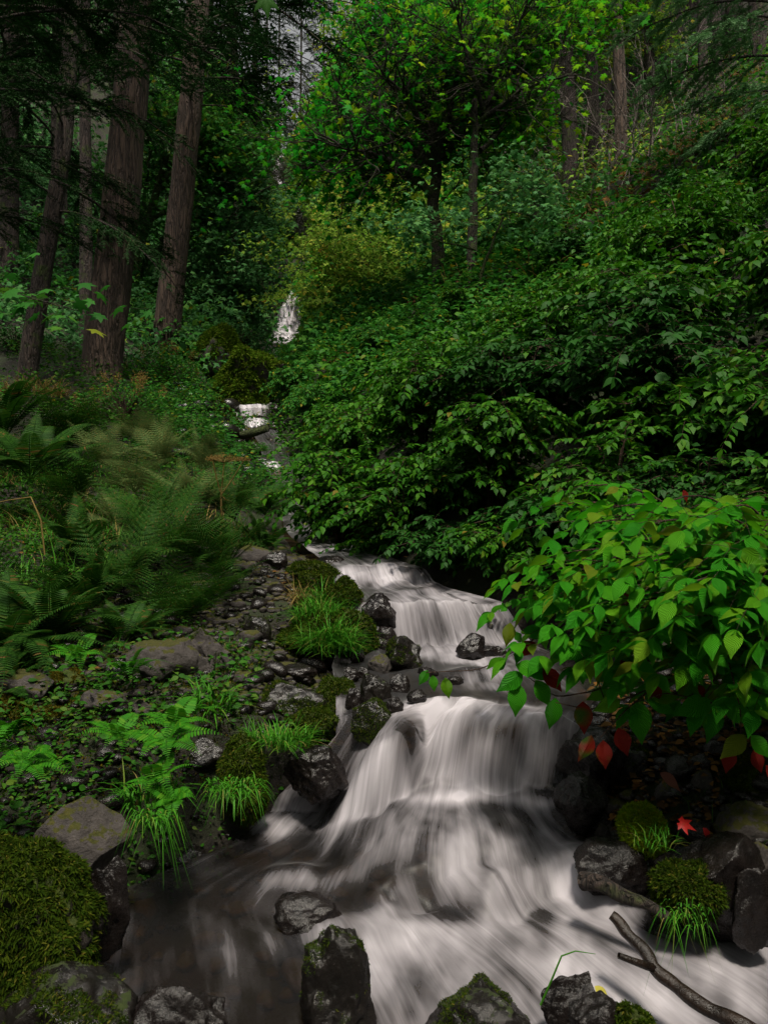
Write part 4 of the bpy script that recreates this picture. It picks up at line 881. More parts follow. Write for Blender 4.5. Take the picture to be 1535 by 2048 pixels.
    for a in [(1070, 1285, 2.62, -60, 52), (1085, 1335, 2.5, 40, 62), (1165, 1402, 2.42, 0, 68), (1182, 1470, 2.38, -25, 60), (1205, 1480, 2.38, 3, 60), (1235, 1455, 2.38, 18, 62), (1310, 1365, 2.4, -5, 48), (1248, 1185, 2.42, 15, 40), (1365, 980, 2.9, 20, 26), (1460, 1495, 2.28, -12, 54), (1505, 1500, 2.28, 20, 50), (1530, 1530, 2.28, 30, 46), (1395, 1370, 2.3, 30, 30), (1240, 1320, 2.45, 30, 30)]: hang(*a, red=True)
    link('leaves', LG.mesh('leaves', T_DOG), M['dogwood_near'], r).name = 'hanging_leaves'; link('twig', tw.mesh('twig'), M['twig'], r)
    for p, d, nn, s in LR:
        V, fs, uv = inst(T_DOG, p[None], basis(d[None], nn[None]), [s]); tag(link('red_leaf', mesh_np('red_leaf', V, fs, uv=uv), M['red_leaf'], r), 'red autumn leaf')
foreground()

# ------------------------------------------------------------ conifers
def fir_branch(seed, L=3.0, mat=None, dense=1.0, nl=.045):
    rg = np.random.default_rng(seed); tb = Tubes(); pn = []; dn = []
    main = quad(np.zeros(3), np.array([L*.55, 0, L*.10]), np.array([L, 0, -L*.28]), 14)+np.cumsum(rg.normal(size=(14, 3))*.01*L/3, 0)
    tb.add(main, np.linspace(.028, .006, 14)*L/3, 5)
    def needles(pts, st=.02):
        seg = np.diff(pts, axis=0); ln = np.linalg.norm(seg, axis=1); tot = ln.sum(); n = max(3, int(tot/st)); s = np.linspace(0, tot, n); cs = np.concatenate([[0], np.cumsum(ln)])
        p = np.stack([np.interp(s, cs, pts[:, i]) for i in range(3)], 1); tg = norm(np.gradient(p, axis=0)); sd = norm(np.cross(tg, [0, 0, 1.]))
        for sg in (-1, 1): pn.append(p); dn.append(norm(sd*sg+tg*.7+rg.normal(size=p.shape)*.25+[0, 0, .1]))
    for j in range(int(30*dense)):
        t = rg.uniform(.12, 1); k = t*13; k0 = min(12, int(k)); p = main[k0]+(main[k0+1]-main[k0])*(k-k0); s = 1 if j % 2 else -1
        l = L*.34*(1.05-t*.75)*rg.uniform(.6, 1.15)
        e = p+np.array([l*.6, s*l*.85, -l*rg.uniform(.15, .6)]); br = quad(p, p+np.array([l*.35, s*l*.5, .02]), e, 7); tb.add(br, np.linspace(.007, .002, 7)*L/3, 3); needles(br[1:])
        for q in range(6):
            u = rg.uniform(.2, 1); w_ = min(5, int(u*6)); p2 = br[w_]; ll = l*.45*rg.uniform(.5, 1); s2 = 1 if q % 2 else -1
            e2 = p2+np.array([ll*.8, s2*ll*.6*s, -ll*rg.uniform(.2, .9)]); b2 = quad(p2, (p2+e2)/2+[0, 0, .02], e2, 4); needles(b2)
    p = np.concatenate(pn); d = np.concatenate(dn)
    T = dict(v=np.array([(-.13, 0, 0), (.13, 0, 0), (.09, .9, 0), (-.09, .9, 0)]), f=[np.array([[0, 1, 2, 3]])])
    V, fs, uv = inst(T, p, basis(d, norm(rg.normal(size=p.shape)*.5+[0, 0, 1])), nl*rg.uniform(.7, 1.2, len(p)))
    me = tb.mesh('b'); nb = len(me.vertices); bv = np.zeros(nb*3); me.vertices.foreach_get('co', bv)
    bf = np.concatenate(tb.Fq); bc = np.concatenate(tb.caps) if getattr(tb, 'caps', None) else np.zeros((0, 3), int)
    out = mesh_np('branch', np.concatenate([bv.reshape(-1, 3), V]), [bf, fs[0]+nb]+([bc] if len(bc) else []))
    mi = np.ones(len(out.polygons), np.int32); mi[:len(bf)] = 0; mi[len(bf)+len(fs[0]):] = 0
    out.materials.append(M['dark_bark']); out.materials.append(M[mat or 'needles']); out.polygons.foreach_set('material_index', mi)
    return out
FB = [fir_branch(q, 3.0) for q in range(4)]
FBB = [fir_branch(10+q, 3.0, 'needles_blue', 1.1, .05) for q in range(2)]
def trunk_mesh(pts, rad, k=40, rows=90, furrow=.06, seed=0):
    pts = np.array(pts, float); s = np.linspace(0, len(pts)-1, rows); c = np.stack([np.interp(s, range(len(pts)), pts[:, i]) for i in range(3)], 1)
    for _ in range(6): c[1:-1] = (c[:-2]+c[1:-1]*2+c[2:])/4
    r = np.interp(s, range(len(rad)), rad); th = np.arange(k)*2*math.pi/k
    ring = np.stack([np.cos(th), np.sin(th), 0*th], 1); q = np.stack([(ring[None, :, 0]*3+0*s[:, None]).ravel(), (ring[None, :, 1]*3+0*s[:, None]).ravel(), (c[:, 2:]*.9+0*th[None]).ravel()], 1)
    f = 1+furrow*fbm(q*2, seed, 4).reshape(rows, k)+.05*fbm(q*.4, seed+3, 2).reshape(rows, k)
    fl = 1+.35*np.exp(-np.linspace(0, 1, rows)*14)
    V = c[:, None]+ring[None]*(r[:, None]*f*fl[:, None])[..., None]
    i = np.arange(rows-1)[:, None]*k; j = np.arange(k)[None]
    F4 = np.stack([i+j, i+(j+1) % k, i+k+(j+1) % k, i+k+j], -1).reshape(-1, 4)
    return mesh_np('trunk', V.reshape(-1, 3), F4, smoothf=True)
def branch_child(root, p, az, el, s, bank=FB, rg=random, nm='branch'):
    o = link(nm, bank[rg.randrange(len(bank))], None, root, p); o.rotation_euler = (rg.uniform(-.3, .3), -el, az); o.scale = (s, s, s); return o
def conifer(px0, py0, Y, tops, wpx, label, mat='dark_bark', nb=0, z0=.35, blen=1.0, bank=FB, bs=1, H=None, cat='tree', extra=(), zr=None, az=None, wtop=.6):
    """trunk through the given (px, py) points at depth Y; nb branches spread over its height"""
    base = P(px0, py0, Y); base[2] = gz(base[0], base[1])-.3; rr = wpx/2/F*Y
    root = empty('fir_tree', base, label, cat, None)
    pts = [np.zeros(3), P(px0, py0, Y)-base]+[P(a, b, Y)-base for a, b in tops]
    top = pts[-1]; dirn = norm(pts[-1]-pts[-2]); Hx = H or 4; pts.append(top+dirn*Hx)
    hts = np.array([p[2] for p in pts]); rad = rr*np.interp(hts, [0, hts[-1]], [1.0, wtop])
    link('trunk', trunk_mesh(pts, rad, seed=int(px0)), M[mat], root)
    rg = random.Random(int(px0+py0)); pa = np.array(pts)
    for q in range(nb):
        t = (q+rg.random())/nb; lo, hi = zr or (z0*hts[-1], hts[-1]); z = lo+(hi-lo)*t; x = np.interp(z, hts, pa[:, 0]); y = np.interp(z, hts, pa[:, 1])
        a = rg.uniform(0, 6.28) if az is None else rg.uniform(*az)
        branch_child(root, (x, y, z), a, rg.uniform(-.35, .25), blen*rg.uniform(.7, 1.15)*bs*(1.1-.3*t), bank, rg)
    for (bx, by, a, el, s) in extra:     # (px, py) on the trunk, azimuth, elevation, length factor
        q = P(bx, by, Y)-base; branch_child(root, (np.interp(q[2], hts, pa[:, 0]), q[1], q[2]), R(a), R(el), s, bank, rg)
    return root
PI_ = math.pi
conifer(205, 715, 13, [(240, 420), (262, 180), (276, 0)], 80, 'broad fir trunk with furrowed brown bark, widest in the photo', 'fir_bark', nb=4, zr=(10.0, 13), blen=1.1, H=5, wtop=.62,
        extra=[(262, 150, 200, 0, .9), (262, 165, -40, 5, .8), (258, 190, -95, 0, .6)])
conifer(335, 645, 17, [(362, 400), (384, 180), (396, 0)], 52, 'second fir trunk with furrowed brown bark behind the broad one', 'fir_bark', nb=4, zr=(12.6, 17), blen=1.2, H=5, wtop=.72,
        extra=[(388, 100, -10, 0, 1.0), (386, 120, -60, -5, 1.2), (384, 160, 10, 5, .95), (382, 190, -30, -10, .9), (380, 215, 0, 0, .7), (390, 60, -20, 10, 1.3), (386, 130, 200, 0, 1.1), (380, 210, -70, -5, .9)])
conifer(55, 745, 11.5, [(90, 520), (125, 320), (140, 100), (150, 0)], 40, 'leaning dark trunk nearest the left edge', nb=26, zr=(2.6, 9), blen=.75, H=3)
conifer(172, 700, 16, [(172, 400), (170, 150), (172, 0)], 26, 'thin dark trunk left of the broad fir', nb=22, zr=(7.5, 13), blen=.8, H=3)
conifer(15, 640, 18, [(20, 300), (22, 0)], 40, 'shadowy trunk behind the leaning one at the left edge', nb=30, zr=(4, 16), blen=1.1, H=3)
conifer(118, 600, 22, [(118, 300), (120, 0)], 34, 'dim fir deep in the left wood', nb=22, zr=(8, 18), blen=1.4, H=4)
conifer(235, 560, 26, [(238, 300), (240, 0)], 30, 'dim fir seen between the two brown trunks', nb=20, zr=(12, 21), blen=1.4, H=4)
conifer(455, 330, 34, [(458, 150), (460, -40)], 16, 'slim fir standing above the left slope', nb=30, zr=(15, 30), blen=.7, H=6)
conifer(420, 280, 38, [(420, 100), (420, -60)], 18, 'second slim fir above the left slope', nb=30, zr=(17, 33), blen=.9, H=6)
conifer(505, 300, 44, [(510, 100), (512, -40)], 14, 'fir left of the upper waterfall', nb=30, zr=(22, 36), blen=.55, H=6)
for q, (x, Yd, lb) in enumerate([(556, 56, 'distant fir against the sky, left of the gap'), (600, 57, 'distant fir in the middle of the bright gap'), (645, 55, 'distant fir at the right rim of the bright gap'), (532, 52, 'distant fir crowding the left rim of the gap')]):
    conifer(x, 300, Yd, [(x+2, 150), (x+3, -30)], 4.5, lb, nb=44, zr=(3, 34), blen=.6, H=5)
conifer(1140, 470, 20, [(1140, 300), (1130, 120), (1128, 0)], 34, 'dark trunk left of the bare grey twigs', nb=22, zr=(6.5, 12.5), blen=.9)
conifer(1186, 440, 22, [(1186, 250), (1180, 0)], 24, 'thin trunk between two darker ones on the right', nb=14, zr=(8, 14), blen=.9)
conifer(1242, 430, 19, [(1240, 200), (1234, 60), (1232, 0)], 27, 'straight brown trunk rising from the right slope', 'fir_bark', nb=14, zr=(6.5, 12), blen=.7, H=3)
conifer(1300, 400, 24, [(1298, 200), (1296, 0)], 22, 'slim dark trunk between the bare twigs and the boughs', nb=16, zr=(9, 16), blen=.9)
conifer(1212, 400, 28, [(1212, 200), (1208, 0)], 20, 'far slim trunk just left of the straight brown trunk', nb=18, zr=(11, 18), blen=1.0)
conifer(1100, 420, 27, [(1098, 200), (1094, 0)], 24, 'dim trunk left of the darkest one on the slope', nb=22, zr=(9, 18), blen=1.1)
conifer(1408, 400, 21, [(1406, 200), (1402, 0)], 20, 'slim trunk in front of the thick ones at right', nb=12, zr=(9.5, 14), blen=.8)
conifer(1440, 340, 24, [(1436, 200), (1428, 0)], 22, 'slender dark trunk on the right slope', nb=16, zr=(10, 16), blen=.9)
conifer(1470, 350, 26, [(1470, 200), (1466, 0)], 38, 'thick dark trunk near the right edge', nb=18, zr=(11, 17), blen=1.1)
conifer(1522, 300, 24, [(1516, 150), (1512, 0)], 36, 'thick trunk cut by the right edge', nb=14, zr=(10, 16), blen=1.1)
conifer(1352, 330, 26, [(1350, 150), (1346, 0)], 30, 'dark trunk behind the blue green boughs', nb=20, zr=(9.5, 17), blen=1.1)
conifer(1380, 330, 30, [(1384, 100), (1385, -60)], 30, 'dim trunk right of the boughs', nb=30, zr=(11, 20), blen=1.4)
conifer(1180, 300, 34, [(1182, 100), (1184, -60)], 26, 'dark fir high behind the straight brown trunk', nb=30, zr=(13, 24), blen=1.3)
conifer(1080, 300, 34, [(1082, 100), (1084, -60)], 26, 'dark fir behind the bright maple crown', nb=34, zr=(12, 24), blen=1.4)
conifer(1600, 560, 13, [(1605, 300), (1608, 0)], 60, 'fir with pale blue green boughs reaching in from the right', 'fir_bark', nb=6, zr=(4.0, 8.2), blen=.9, bank=FBB, az=(PI_*.8, PI_*1.3),
        extra=[(1605, 120, 185, 0, .95), (1605, 20, 180, 5, 1.0), (1605, 200, 190, 5, .75), (1605, 230, 200, -8, .8), (1605, 60, 205, -5, .9), (1605, 330, 195, 10, .6), (1605, -60, 190, 0, 1.1)])
# boughs hanging in from a fir that stands left of the photo
conifer(-130, 900, 7.5, [(-120, 400), (-110, 0)], 90, 'fir outside the left edge whose dark boughs hang into the upper left corner', 'fir_bark', nb=0, H=3,
        extra=[(-110, 80, -5, 12, .75), (-112, 200, 5, 8, .7), (-114, 300, 15, 5, .55), (-110, 20, 25, 15, .9), (-108, -60, -20, 0, .9), (-118, 430, 20, 5, .5), (-116, 360, -10, 5, .5), (-108, -120, 0, 0, 1.2)])
conifer(560, -700, 8.5, [(565, -900)], 30, 'overhanging bough of dark needles crossing the top of the photo', nb=0, H=1) if False else None

# ------------------------------------------------------------ broadleaved trees
def maple_tree(name, seed, trunk, limbs, Y, label, leafmat_, T, lf, wpx, nleaf=6, depth=3, bmat='maple_bark', spread=.9, ll=1.6, taper=.55, density=1.0, cat='tree', front=0, nt=-.15, keep=1):
    """trunk and limbs as (px, py[, dY]) polylines at depth Y; twigs grown from the limbs carry the leaves"""
    rg = np.random.default_rng(seed); p0 = P(*trunk[0][:2], Y); base = p0.copy(); base[2] = gz(base[0], base[1])-.2
    root = empty(name, base, label, cat); tk = Tubes(); tb = Tubes(); LL = Leaves()
    def poly(pp, n=14):
        a = np.array([P(p[0], p[1], Y+(p[2] if len(p) > 2 else 0)) for p in pp])-base; k = np.linspace(0, len(a)-1, n)
        c = np.stack([np.interp(k, range(len(a)), a[:, i]) for i in range(3)], 1)
        for _ in range(2): c[1:-1] = (c[:-2]+c[1:-1]*2+c[2:])/4
        return c+np.vstack([[0, 0, 0], np.cumsum(rg.normal(size=(n-1, 3))*.02*ll/1.6, 0)])
    tr = poly(trunk, 20); tr = np.vstack([[tr[0][0], tr[0][1], 0], tr]); rr = wpx/2/F*Y; tk.add(tr, np.linspace(rr*1.1, rr*taper, len(tr)), 9)
    def grow(p, d, L, rad, dep):
        n = 5; d = norm(d); pts = [p]
        for q in range(n): d = norm(d+rg.normal(size=3)*.22+[0, 0, .06]); pts.append(pts[-1]+d*L/n)
        pts = np.array(pts); tb.add(pts, np.linspace(rad, rad*.45, n+1), 4 if dep else 3)
        if dep == 0:
            for q in range(nleaf):
                c = pts[rg.integers(1, n+1)]+rg.normal(size=3)*lf*[1.1, 1.1, .45]
                a = rg.uniform(0, 6.28); LL.add(c, np.array([math.cos(a), math.sin(a), -rg.uniform(0, .9)]), norm(np.array([0, nt, 1.])+rg.normal(size=3)*.45), lf*rg.uniform(.6, 1.2))
            return
        for q in range(int(3*density)+1 if dep > 1 else 4):
            k = rg.integers(1, n+1); dd = norm(d*[1, 1, .7]+rg.normal(size=3)*spread*[1, 1, .38]); grow(pts[k], dd, L*rg.uniform(.5, .75), rad*.5, dep-1)
    for lb in limbs:
        w_ = 1.0; pp = lb
        c = poly(pp, 12); r0 = rr*.5; tb2 = Tubes(); tk.add(c, np.linspace(r0, r0*.25, 12), 6)
        for q in range(2, 12):
            d = norm(c[q]-c[q-1])
            for _ in range(int(2*density)):
                grow(c[q], norm(d*.5+rg.normal(size=3)*spread), ll*rg.uniform(.4, 1)*(1.2-.04*q), r0*.3, depth-1)
        grow(c[-1], norm(c[-1]-c[-2]), ll*.8, r0*.25, depth-1)
    p = np.array(LL.p)+base; cm = clear_mask(p, seed); u, w_ = pxof(p[:, 0], p[:, 1]), 1024-F*p[:, 2]/p[:, 1]
    tx = np.interp(-w_, [-q[1] for q in trunk], [q[0] for q in trunk]); cm |= (np.abs(u-tx) < wpx*.9) & (p[:, 1] < Y+.1) & (rg.random(len(p)) < .85) & (w_ > trunk[-1][1]-80)
    cm |= rg.random(len(p)) > keep
    if front: cm |= (p[:, 1] < Y-.3) & (rg.random(len(p)) < front)
    for nm_ in 'pdns': setattr(LL, nm_, [v for v, c_ in zip(getattr(LL, nm_), cm) if not c_])
    link('trunk', tk.mesh('trunk'), M[bmat], root); link('twigs', tb.mesh('twigs'), M[bmat], root); link('crown', LL.mesh('crown', T), M[leafmat_], root)
    return root, LL
# slim maples right of centre
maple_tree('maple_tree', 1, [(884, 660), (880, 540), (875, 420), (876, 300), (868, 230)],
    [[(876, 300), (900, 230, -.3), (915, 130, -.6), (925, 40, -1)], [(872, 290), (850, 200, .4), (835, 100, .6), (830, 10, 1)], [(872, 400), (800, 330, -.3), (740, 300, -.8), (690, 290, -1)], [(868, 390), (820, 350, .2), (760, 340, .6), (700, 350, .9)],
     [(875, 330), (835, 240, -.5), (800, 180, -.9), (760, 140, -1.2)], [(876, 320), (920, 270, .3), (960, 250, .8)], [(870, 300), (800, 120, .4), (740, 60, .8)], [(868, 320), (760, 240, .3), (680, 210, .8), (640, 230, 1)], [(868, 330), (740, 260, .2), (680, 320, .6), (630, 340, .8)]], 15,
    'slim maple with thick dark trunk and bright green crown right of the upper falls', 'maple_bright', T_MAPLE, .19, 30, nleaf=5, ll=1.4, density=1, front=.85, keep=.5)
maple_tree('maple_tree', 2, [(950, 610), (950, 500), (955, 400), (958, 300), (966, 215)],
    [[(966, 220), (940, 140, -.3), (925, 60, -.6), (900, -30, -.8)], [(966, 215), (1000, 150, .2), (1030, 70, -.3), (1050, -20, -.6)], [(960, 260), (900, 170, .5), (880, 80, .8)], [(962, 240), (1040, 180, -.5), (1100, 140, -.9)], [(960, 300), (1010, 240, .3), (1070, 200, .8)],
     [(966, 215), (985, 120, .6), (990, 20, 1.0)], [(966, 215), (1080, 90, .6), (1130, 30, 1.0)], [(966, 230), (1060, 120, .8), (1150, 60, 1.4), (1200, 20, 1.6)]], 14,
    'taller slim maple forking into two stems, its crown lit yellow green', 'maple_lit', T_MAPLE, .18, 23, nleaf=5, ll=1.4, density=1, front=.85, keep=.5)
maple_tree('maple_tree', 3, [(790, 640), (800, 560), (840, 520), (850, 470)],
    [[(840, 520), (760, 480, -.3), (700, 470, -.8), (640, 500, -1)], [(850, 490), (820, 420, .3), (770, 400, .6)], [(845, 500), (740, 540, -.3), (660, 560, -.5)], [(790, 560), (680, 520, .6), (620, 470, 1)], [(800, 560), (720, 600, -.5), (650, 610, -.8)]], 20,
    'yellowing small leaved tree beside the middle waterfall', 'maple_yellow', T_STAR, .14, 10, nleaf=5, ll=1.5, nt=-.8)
maple_tree('maple_tree', 4, [(955, 610), (960, 540), (1000, 430)],
    [[(950, 430), (1000, 380, -.3), (1060, 370, -.8), (1110, 400, -1.1)], [(955, 450), (900, 440, -.4), (850, 430, -.7)], [(955, 440), (1020, 420, -.6), (1090, 430, -1)], [(950, 500), (880, 480, -.5), (820, 460, -1)], [(955, 400), (1060, 360, .3), (1160, 380, 0)]], 13,
    'mossy limbed maple spreading low grey green layers below the slim trunks', 'maple_grey', T_MAPLE, .13, 8, nleaf=5, ll=.8, density=.5, bmat='moss_bark')
# left slope maples with mossy limbs
maple_tree('maple_tree', 5, [(275, 560), (285, 480), (320, 380), (350, 300)],
    [[(290, 470), (280, 400, -.3), (300, 300, -.5), (320, 240, -.8)], [(320, 380), (380, 300, -.3), (440, 270, -.8), (480, 300, -1)], [(300, 440), (360, 400, .3), (420, 330, .5), (470, 330, .8)], [(340, 300), (360, 250), (400, 230, .4)]], 21,
    'crooked mossy maple rising behind the two brown trunks', 'maple_mid', T_MAPLE, .17, 20, nleaf=7, ll=1.7, bmat='moss_bark')
maple_tree('maple_tree', 6, [(300, 620), (300, 540), (330, 470)],
    [[(320, 480), (380, 450, -.3), (450, 470, -.5), (480, 520, -.8)], [(330, 470), (400, 400, .3), (470, 400, .5), (540, 430, .6)], [(330, 470), (370, 520), (440, 560, -.4), (480, 600, -.6)], [(330, 480), (420, 380), (500, 370, .3), (550, 400, .4)], [(320, 520), (380, 560), (430, 620, -.4)]], 22,
    'grey green maple covering the slope left of the middle waterfall', 'maple_grey', T_MAPLE, .18, 16, nleaf=6, ll=1.8, bmat='moss_bark', density=1, nt=-.7)
maple_tree('maple_tree', 7, [(470, 470), (475, 420), (490, 380)],
    [[(480, 420), (520, 380), (560, 380)], [(480, 400), (520, 350), (545, 345)], [(480, 400), (450, 350), (430, 300)], [(485, 420), (540, 430), (570, 450)]], 36,
    'maple just below the uppermost waterfall', 'maple_grey', T_STAR, .28, 10, nleaf=6, ll=2.2, nt=-.7)
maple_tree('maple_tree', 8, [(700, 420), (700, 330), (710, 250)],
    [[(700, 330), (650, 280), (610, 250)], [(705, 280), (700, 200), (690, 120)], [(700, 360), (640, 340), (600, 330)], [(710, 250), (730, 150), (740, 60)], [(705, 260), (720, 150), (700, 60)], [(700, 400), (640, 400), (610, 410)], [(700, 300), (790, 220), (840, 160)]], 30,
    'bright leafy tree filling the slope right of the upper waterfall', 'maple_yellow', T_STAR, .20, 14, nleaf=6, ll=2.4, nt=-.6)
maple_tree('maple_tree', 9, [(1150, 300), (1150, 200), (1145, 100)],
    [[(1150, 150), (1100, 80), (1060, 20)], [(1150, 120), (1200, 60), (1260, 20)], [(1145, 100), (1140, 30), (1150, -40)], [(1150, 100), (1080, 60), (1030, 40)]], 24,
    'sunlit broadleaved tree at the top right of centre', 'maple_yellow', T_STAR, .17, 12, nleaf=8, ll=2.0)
maple_tree('maple_tree', 10, [(470, 150), (470, 50), (480, -50)],
    [[(470, 80), (420, 40), (380, 60)], [(470, 80), (500, 130), (505, 220)], [(470, 120), (430, 180), (440, 260)], [(470, 40), (490, 0), (500, -10)]], 27,
    'dark leaved tree between the second fir trunk and the sky', 'needles', T_STAR, .18, 14, nleaf=7, ll=1.9)
# maple sprays reaching in close to the camera
def spray(seed, limb, label, mat_, lf, n=5, Y=5, ll=.35, T=T_MAPLE):
    rg = np.random.default_rng(seed); base = P(*limb[0], Y); root = empty('maple_branch', base, label, 'branch'); tk = Tubes(); LL = Leaves()
    a = np.array([P(x, y, Y) for x, y in limb])-base; k = np.linspace(0, len(a)-1, 10); c = np.stack([np.interp(k, range(len(a)), a[:, i]) for i in range(3)], 1); tk.add(c, np.linspace(.012, .003, 10), 5)
    for q in range(2, 10):
        for _ in range(n):
            e = c[q]+rg.normal(size=3)*ll*[1, .8, .35]; tk.add(np.array([c[q], (c[q]+e)/2+[0, 0, .02], e]), np.array([.003, .002, .0015]), 3)
            b = rg.uniform(0, 6.28); LL.add(e, np.array([math.cos(b), math.sin(b), -.5]), norm(np.array([0, -.2, 1.])+rg.normal(size=3)*.35), lf*rg.uniform(.7, 1.2))
    link('twigs', tk.mesh('twigs'), M['maple_bark'], root); link('leaves', LL.mesh('leaves', T), M[mat_], root)
spray(3, [(-60, 560), (40, 590), (150, 620)], 'shaded maple spray entering at the left edge', 'maple_mid', .19, 5, 6.5)
r_ = empty('maple_branch', P(512, -75, 3.2), 'single hanging maple leaf on a twig at the top edge of the photo', 'branch')
tk = Tubes(); tk.add(np.array([[0, 0, 0], [.02, 0, -.06], [.03, 0, -.12]]), [.003, .002, .0015], 4); link('twig', tk.mesh('twig'), M['maple_bark'], r_)
V_, f_, u_ = inst(T_MAPLE, np.array([[.03, 0, -.10]]), basis(np.array([[.15, 0, -1]]), np.array([[.1, -1, .35]])), [.13]); link('leaf', mesh_np('leaf', V_, f_), M['herb'], r_)

# smaller bushes: leafy blobs with twigs
def bush_mesh(seed, r, h, n, lf, T, nt=60):
    rg = np.random.default_rng(seed); LL = Leaves(); tb = Tubes()
    cl = norm(rg.normal(size=(nt, 3)))*(rg.uniform(.35, 1, nt)**.5)[:, None]; cl[:, 2] = np.abs(cl[:, 2]); cl = cl*[r, r, h]
    for c in cl:
        tb.add(quad(np.array([0, 0, 0]), c*[.35, .35, .75], c, 5), np.linspace(.02, .004, 5)*r, 3)
        for _ in range(n//nt):
            p = c+rg.normal(size=3)*[.16*r, .16*r, .10*h]; a = rg.uniform(0, 6.28)
            LL.add(p, np.array([math.cos(a), math.sin(a), -rg.uniform(0, .8)]), norm(np.array([0, -.1, 1.])+rg.normal(size=3)*.45), lf*rg.uniform(.6, 1.2))
    return tb.mesh('twigs'), LL.mesh('leaves', T)
BU = [bush_mesh(60+q, 1, 1, 1800, .085, T_DOGM if q % 2 else T_STAR, 75) for q in range(4)]
def bush(x, y, s, mat_, label, v, hs_=1., nm='bush'):
    r = empty(nm, (x, y, gz(x, y)-.1), label, 'bush', None, x*3.1+y); r.scale = (s, s, s*hs_)
    link('twigs', BU[v][0], M['twig'], r); o = link('leaves', BU[v][1], M['maple_mid'], r)
    o.material_slots[0].link = 'OBJECT'; o.material_slots[0].material = M[mat_]; return r
def bpx(px, py, Y, wpx, mat_, label, v, hs_=.9, plumes=0):
    q = P(px, py, Y); s = wpx/2/F*Y; r = bush(q[0], Y, s, mat_, label, v, hs_); r.location.z = max(gz(q[0], Y)-.1, q[2]-s*hs_*.6)
    if plumes:
        rg = np.random.default_rng(int(px)); P_ = Leaves()
        for _ in range(plumes):
            a, e = rg.uniform(0, 6.28), rg.uniform(.2, 1.4); c = np.array([math.cos(a)*math.cos(e), math.sin(a)*math.cos(e), math.sin(e)])*1.08
            for _ in range(110): P_.add(c+rg.normal(size=3)*[.05, .05, .08], rg.normal(size=3), rg.normal(size=3), .035)
        link('flower_plumes', P_.mesh('flower_plumes', T_SIMPLE), M['plume'], r)
    return r
bpx(250, 790, 11, 190, 'maple_mid', 'bush with tan faded flower plumes below the broad fir trunk', 0, plumes=16)
bpx(330, 720, 13.5, 150, 'maple_mid', 'tan plumed bush between the two brown trunks', 1, plumes=10)
bpx(160, 850, 9.5, 150, 'dogwood', 'dull green bush below the dry golden grass', 2, plumes=3)
bpx(380, 800, 12.5, 110, 'maple_mid', 'yellow green feathery bush beside the dark mossy boulder', 3)
bpx(480, 660, 19, 120, 'maple_grey', 'grey green bush on the slope above the big mossy boulder', 0)
bpx(560, 720, 17, 100, 'maple_mid', 'leafy bush growing beside the big mossy boulder', 2)
bpx(620, 690, 18, 130, 'maple_mid', 'bright bush at the foot of the middle waterfall', 1)
bpx(560, 590, 27, 60, 'maple_yellow', 'golden green bush at the left side of the middle waterfall', 3)
bpx(440, 610, 22, 130, 'maple_grey', 'shrubby layer above the second mossy boulder', 1)
bpx(420, 900, 9.5, 110, 'maple_mid', 'small leafed bush behind the dead umbel plant', 3, .6)
bpx(500, 980, 8.4, 90, 'dogwood_shade', 'dark bush between the umbel plant and the stream', 2, .8)
bpx(545, 1010, 7.8, 70, 'dogwood_shade', 'feathery dark bush at the left stream edge', 0, .8)
bpx(700, 660, 17, 120, 'maple_mid', 'fresh green bush right of the middle waterfall', 2)
bpx(800, 715, 14, 120, 'maple_mid', 'bush left of the thicker slim trunk base', 0)
bpx(1050, 620, 16, 120, 'dogwood', 'bush between slim trunks and bare twigs', 1)
bpx(30, 700, 14, 140, 'dogwood_shade', 'black green bush at the foot of the leaning trunk', 3)
bpx(500, 890, 11, 90, 'maple_mid', 'bright leafy clump in front of the mossy log', 3, .5)

# bare grey twiggy shrubs on the right slope
def bare(px, py, Y, hpx, label, seed, n=9):
    rg = np.random.default_rng(seed); base = P(px, py, Y); base[2] = gz(base[0], Y); H_ = hpx/F*Y; tb = Tubes()
    def g(p, d, L, r, dep):
        pts = [p]
        for _ in range(6): d = norm(d+rg.normal(size=3)*.16+[0, 0, .05]); pts.append(pts[-1]+d*L/6)
        tb.add(np.array(pts), np.linspace(r, r*.4, 7), 3)
        if dep:
            for _ in range(4): g(pts[rg.integers(2, 7)], norm(d+rg.normal(size=3)*.55), L*.45, r*.5, dep-1)
    for _ in range(n): g(rg.normal(size=3)*[.3, .3, 0], norm(np.array([rg.normal()*.35, rg.normal()*.3, 1])), H_*rg.uniform(.5, 1), .017, 3)
    tag(link('bare_shrub', tb.mesh('bare_shrub'), M['pale_twig'], None, base), label, 'shrub')
bare(1150, 480, 17, 260, 'bare pale grey shrub left of the straight brown trunk', 1)
bare(1290, 470, 17, 300, 'tallest bare grey shrub right of the straight brown trunk', 2)
bare(1215, 500, 15, 240, 'bare twiggy shrub in front of the straight brown trunk', 3)
bare(1080, 520, 16, 130, 'low bare twigs beside the slim trunks', 4, 12)
bare(1400, 440, 17, 160, 'thin bare twigs below the blue green boughs', 5, 6)

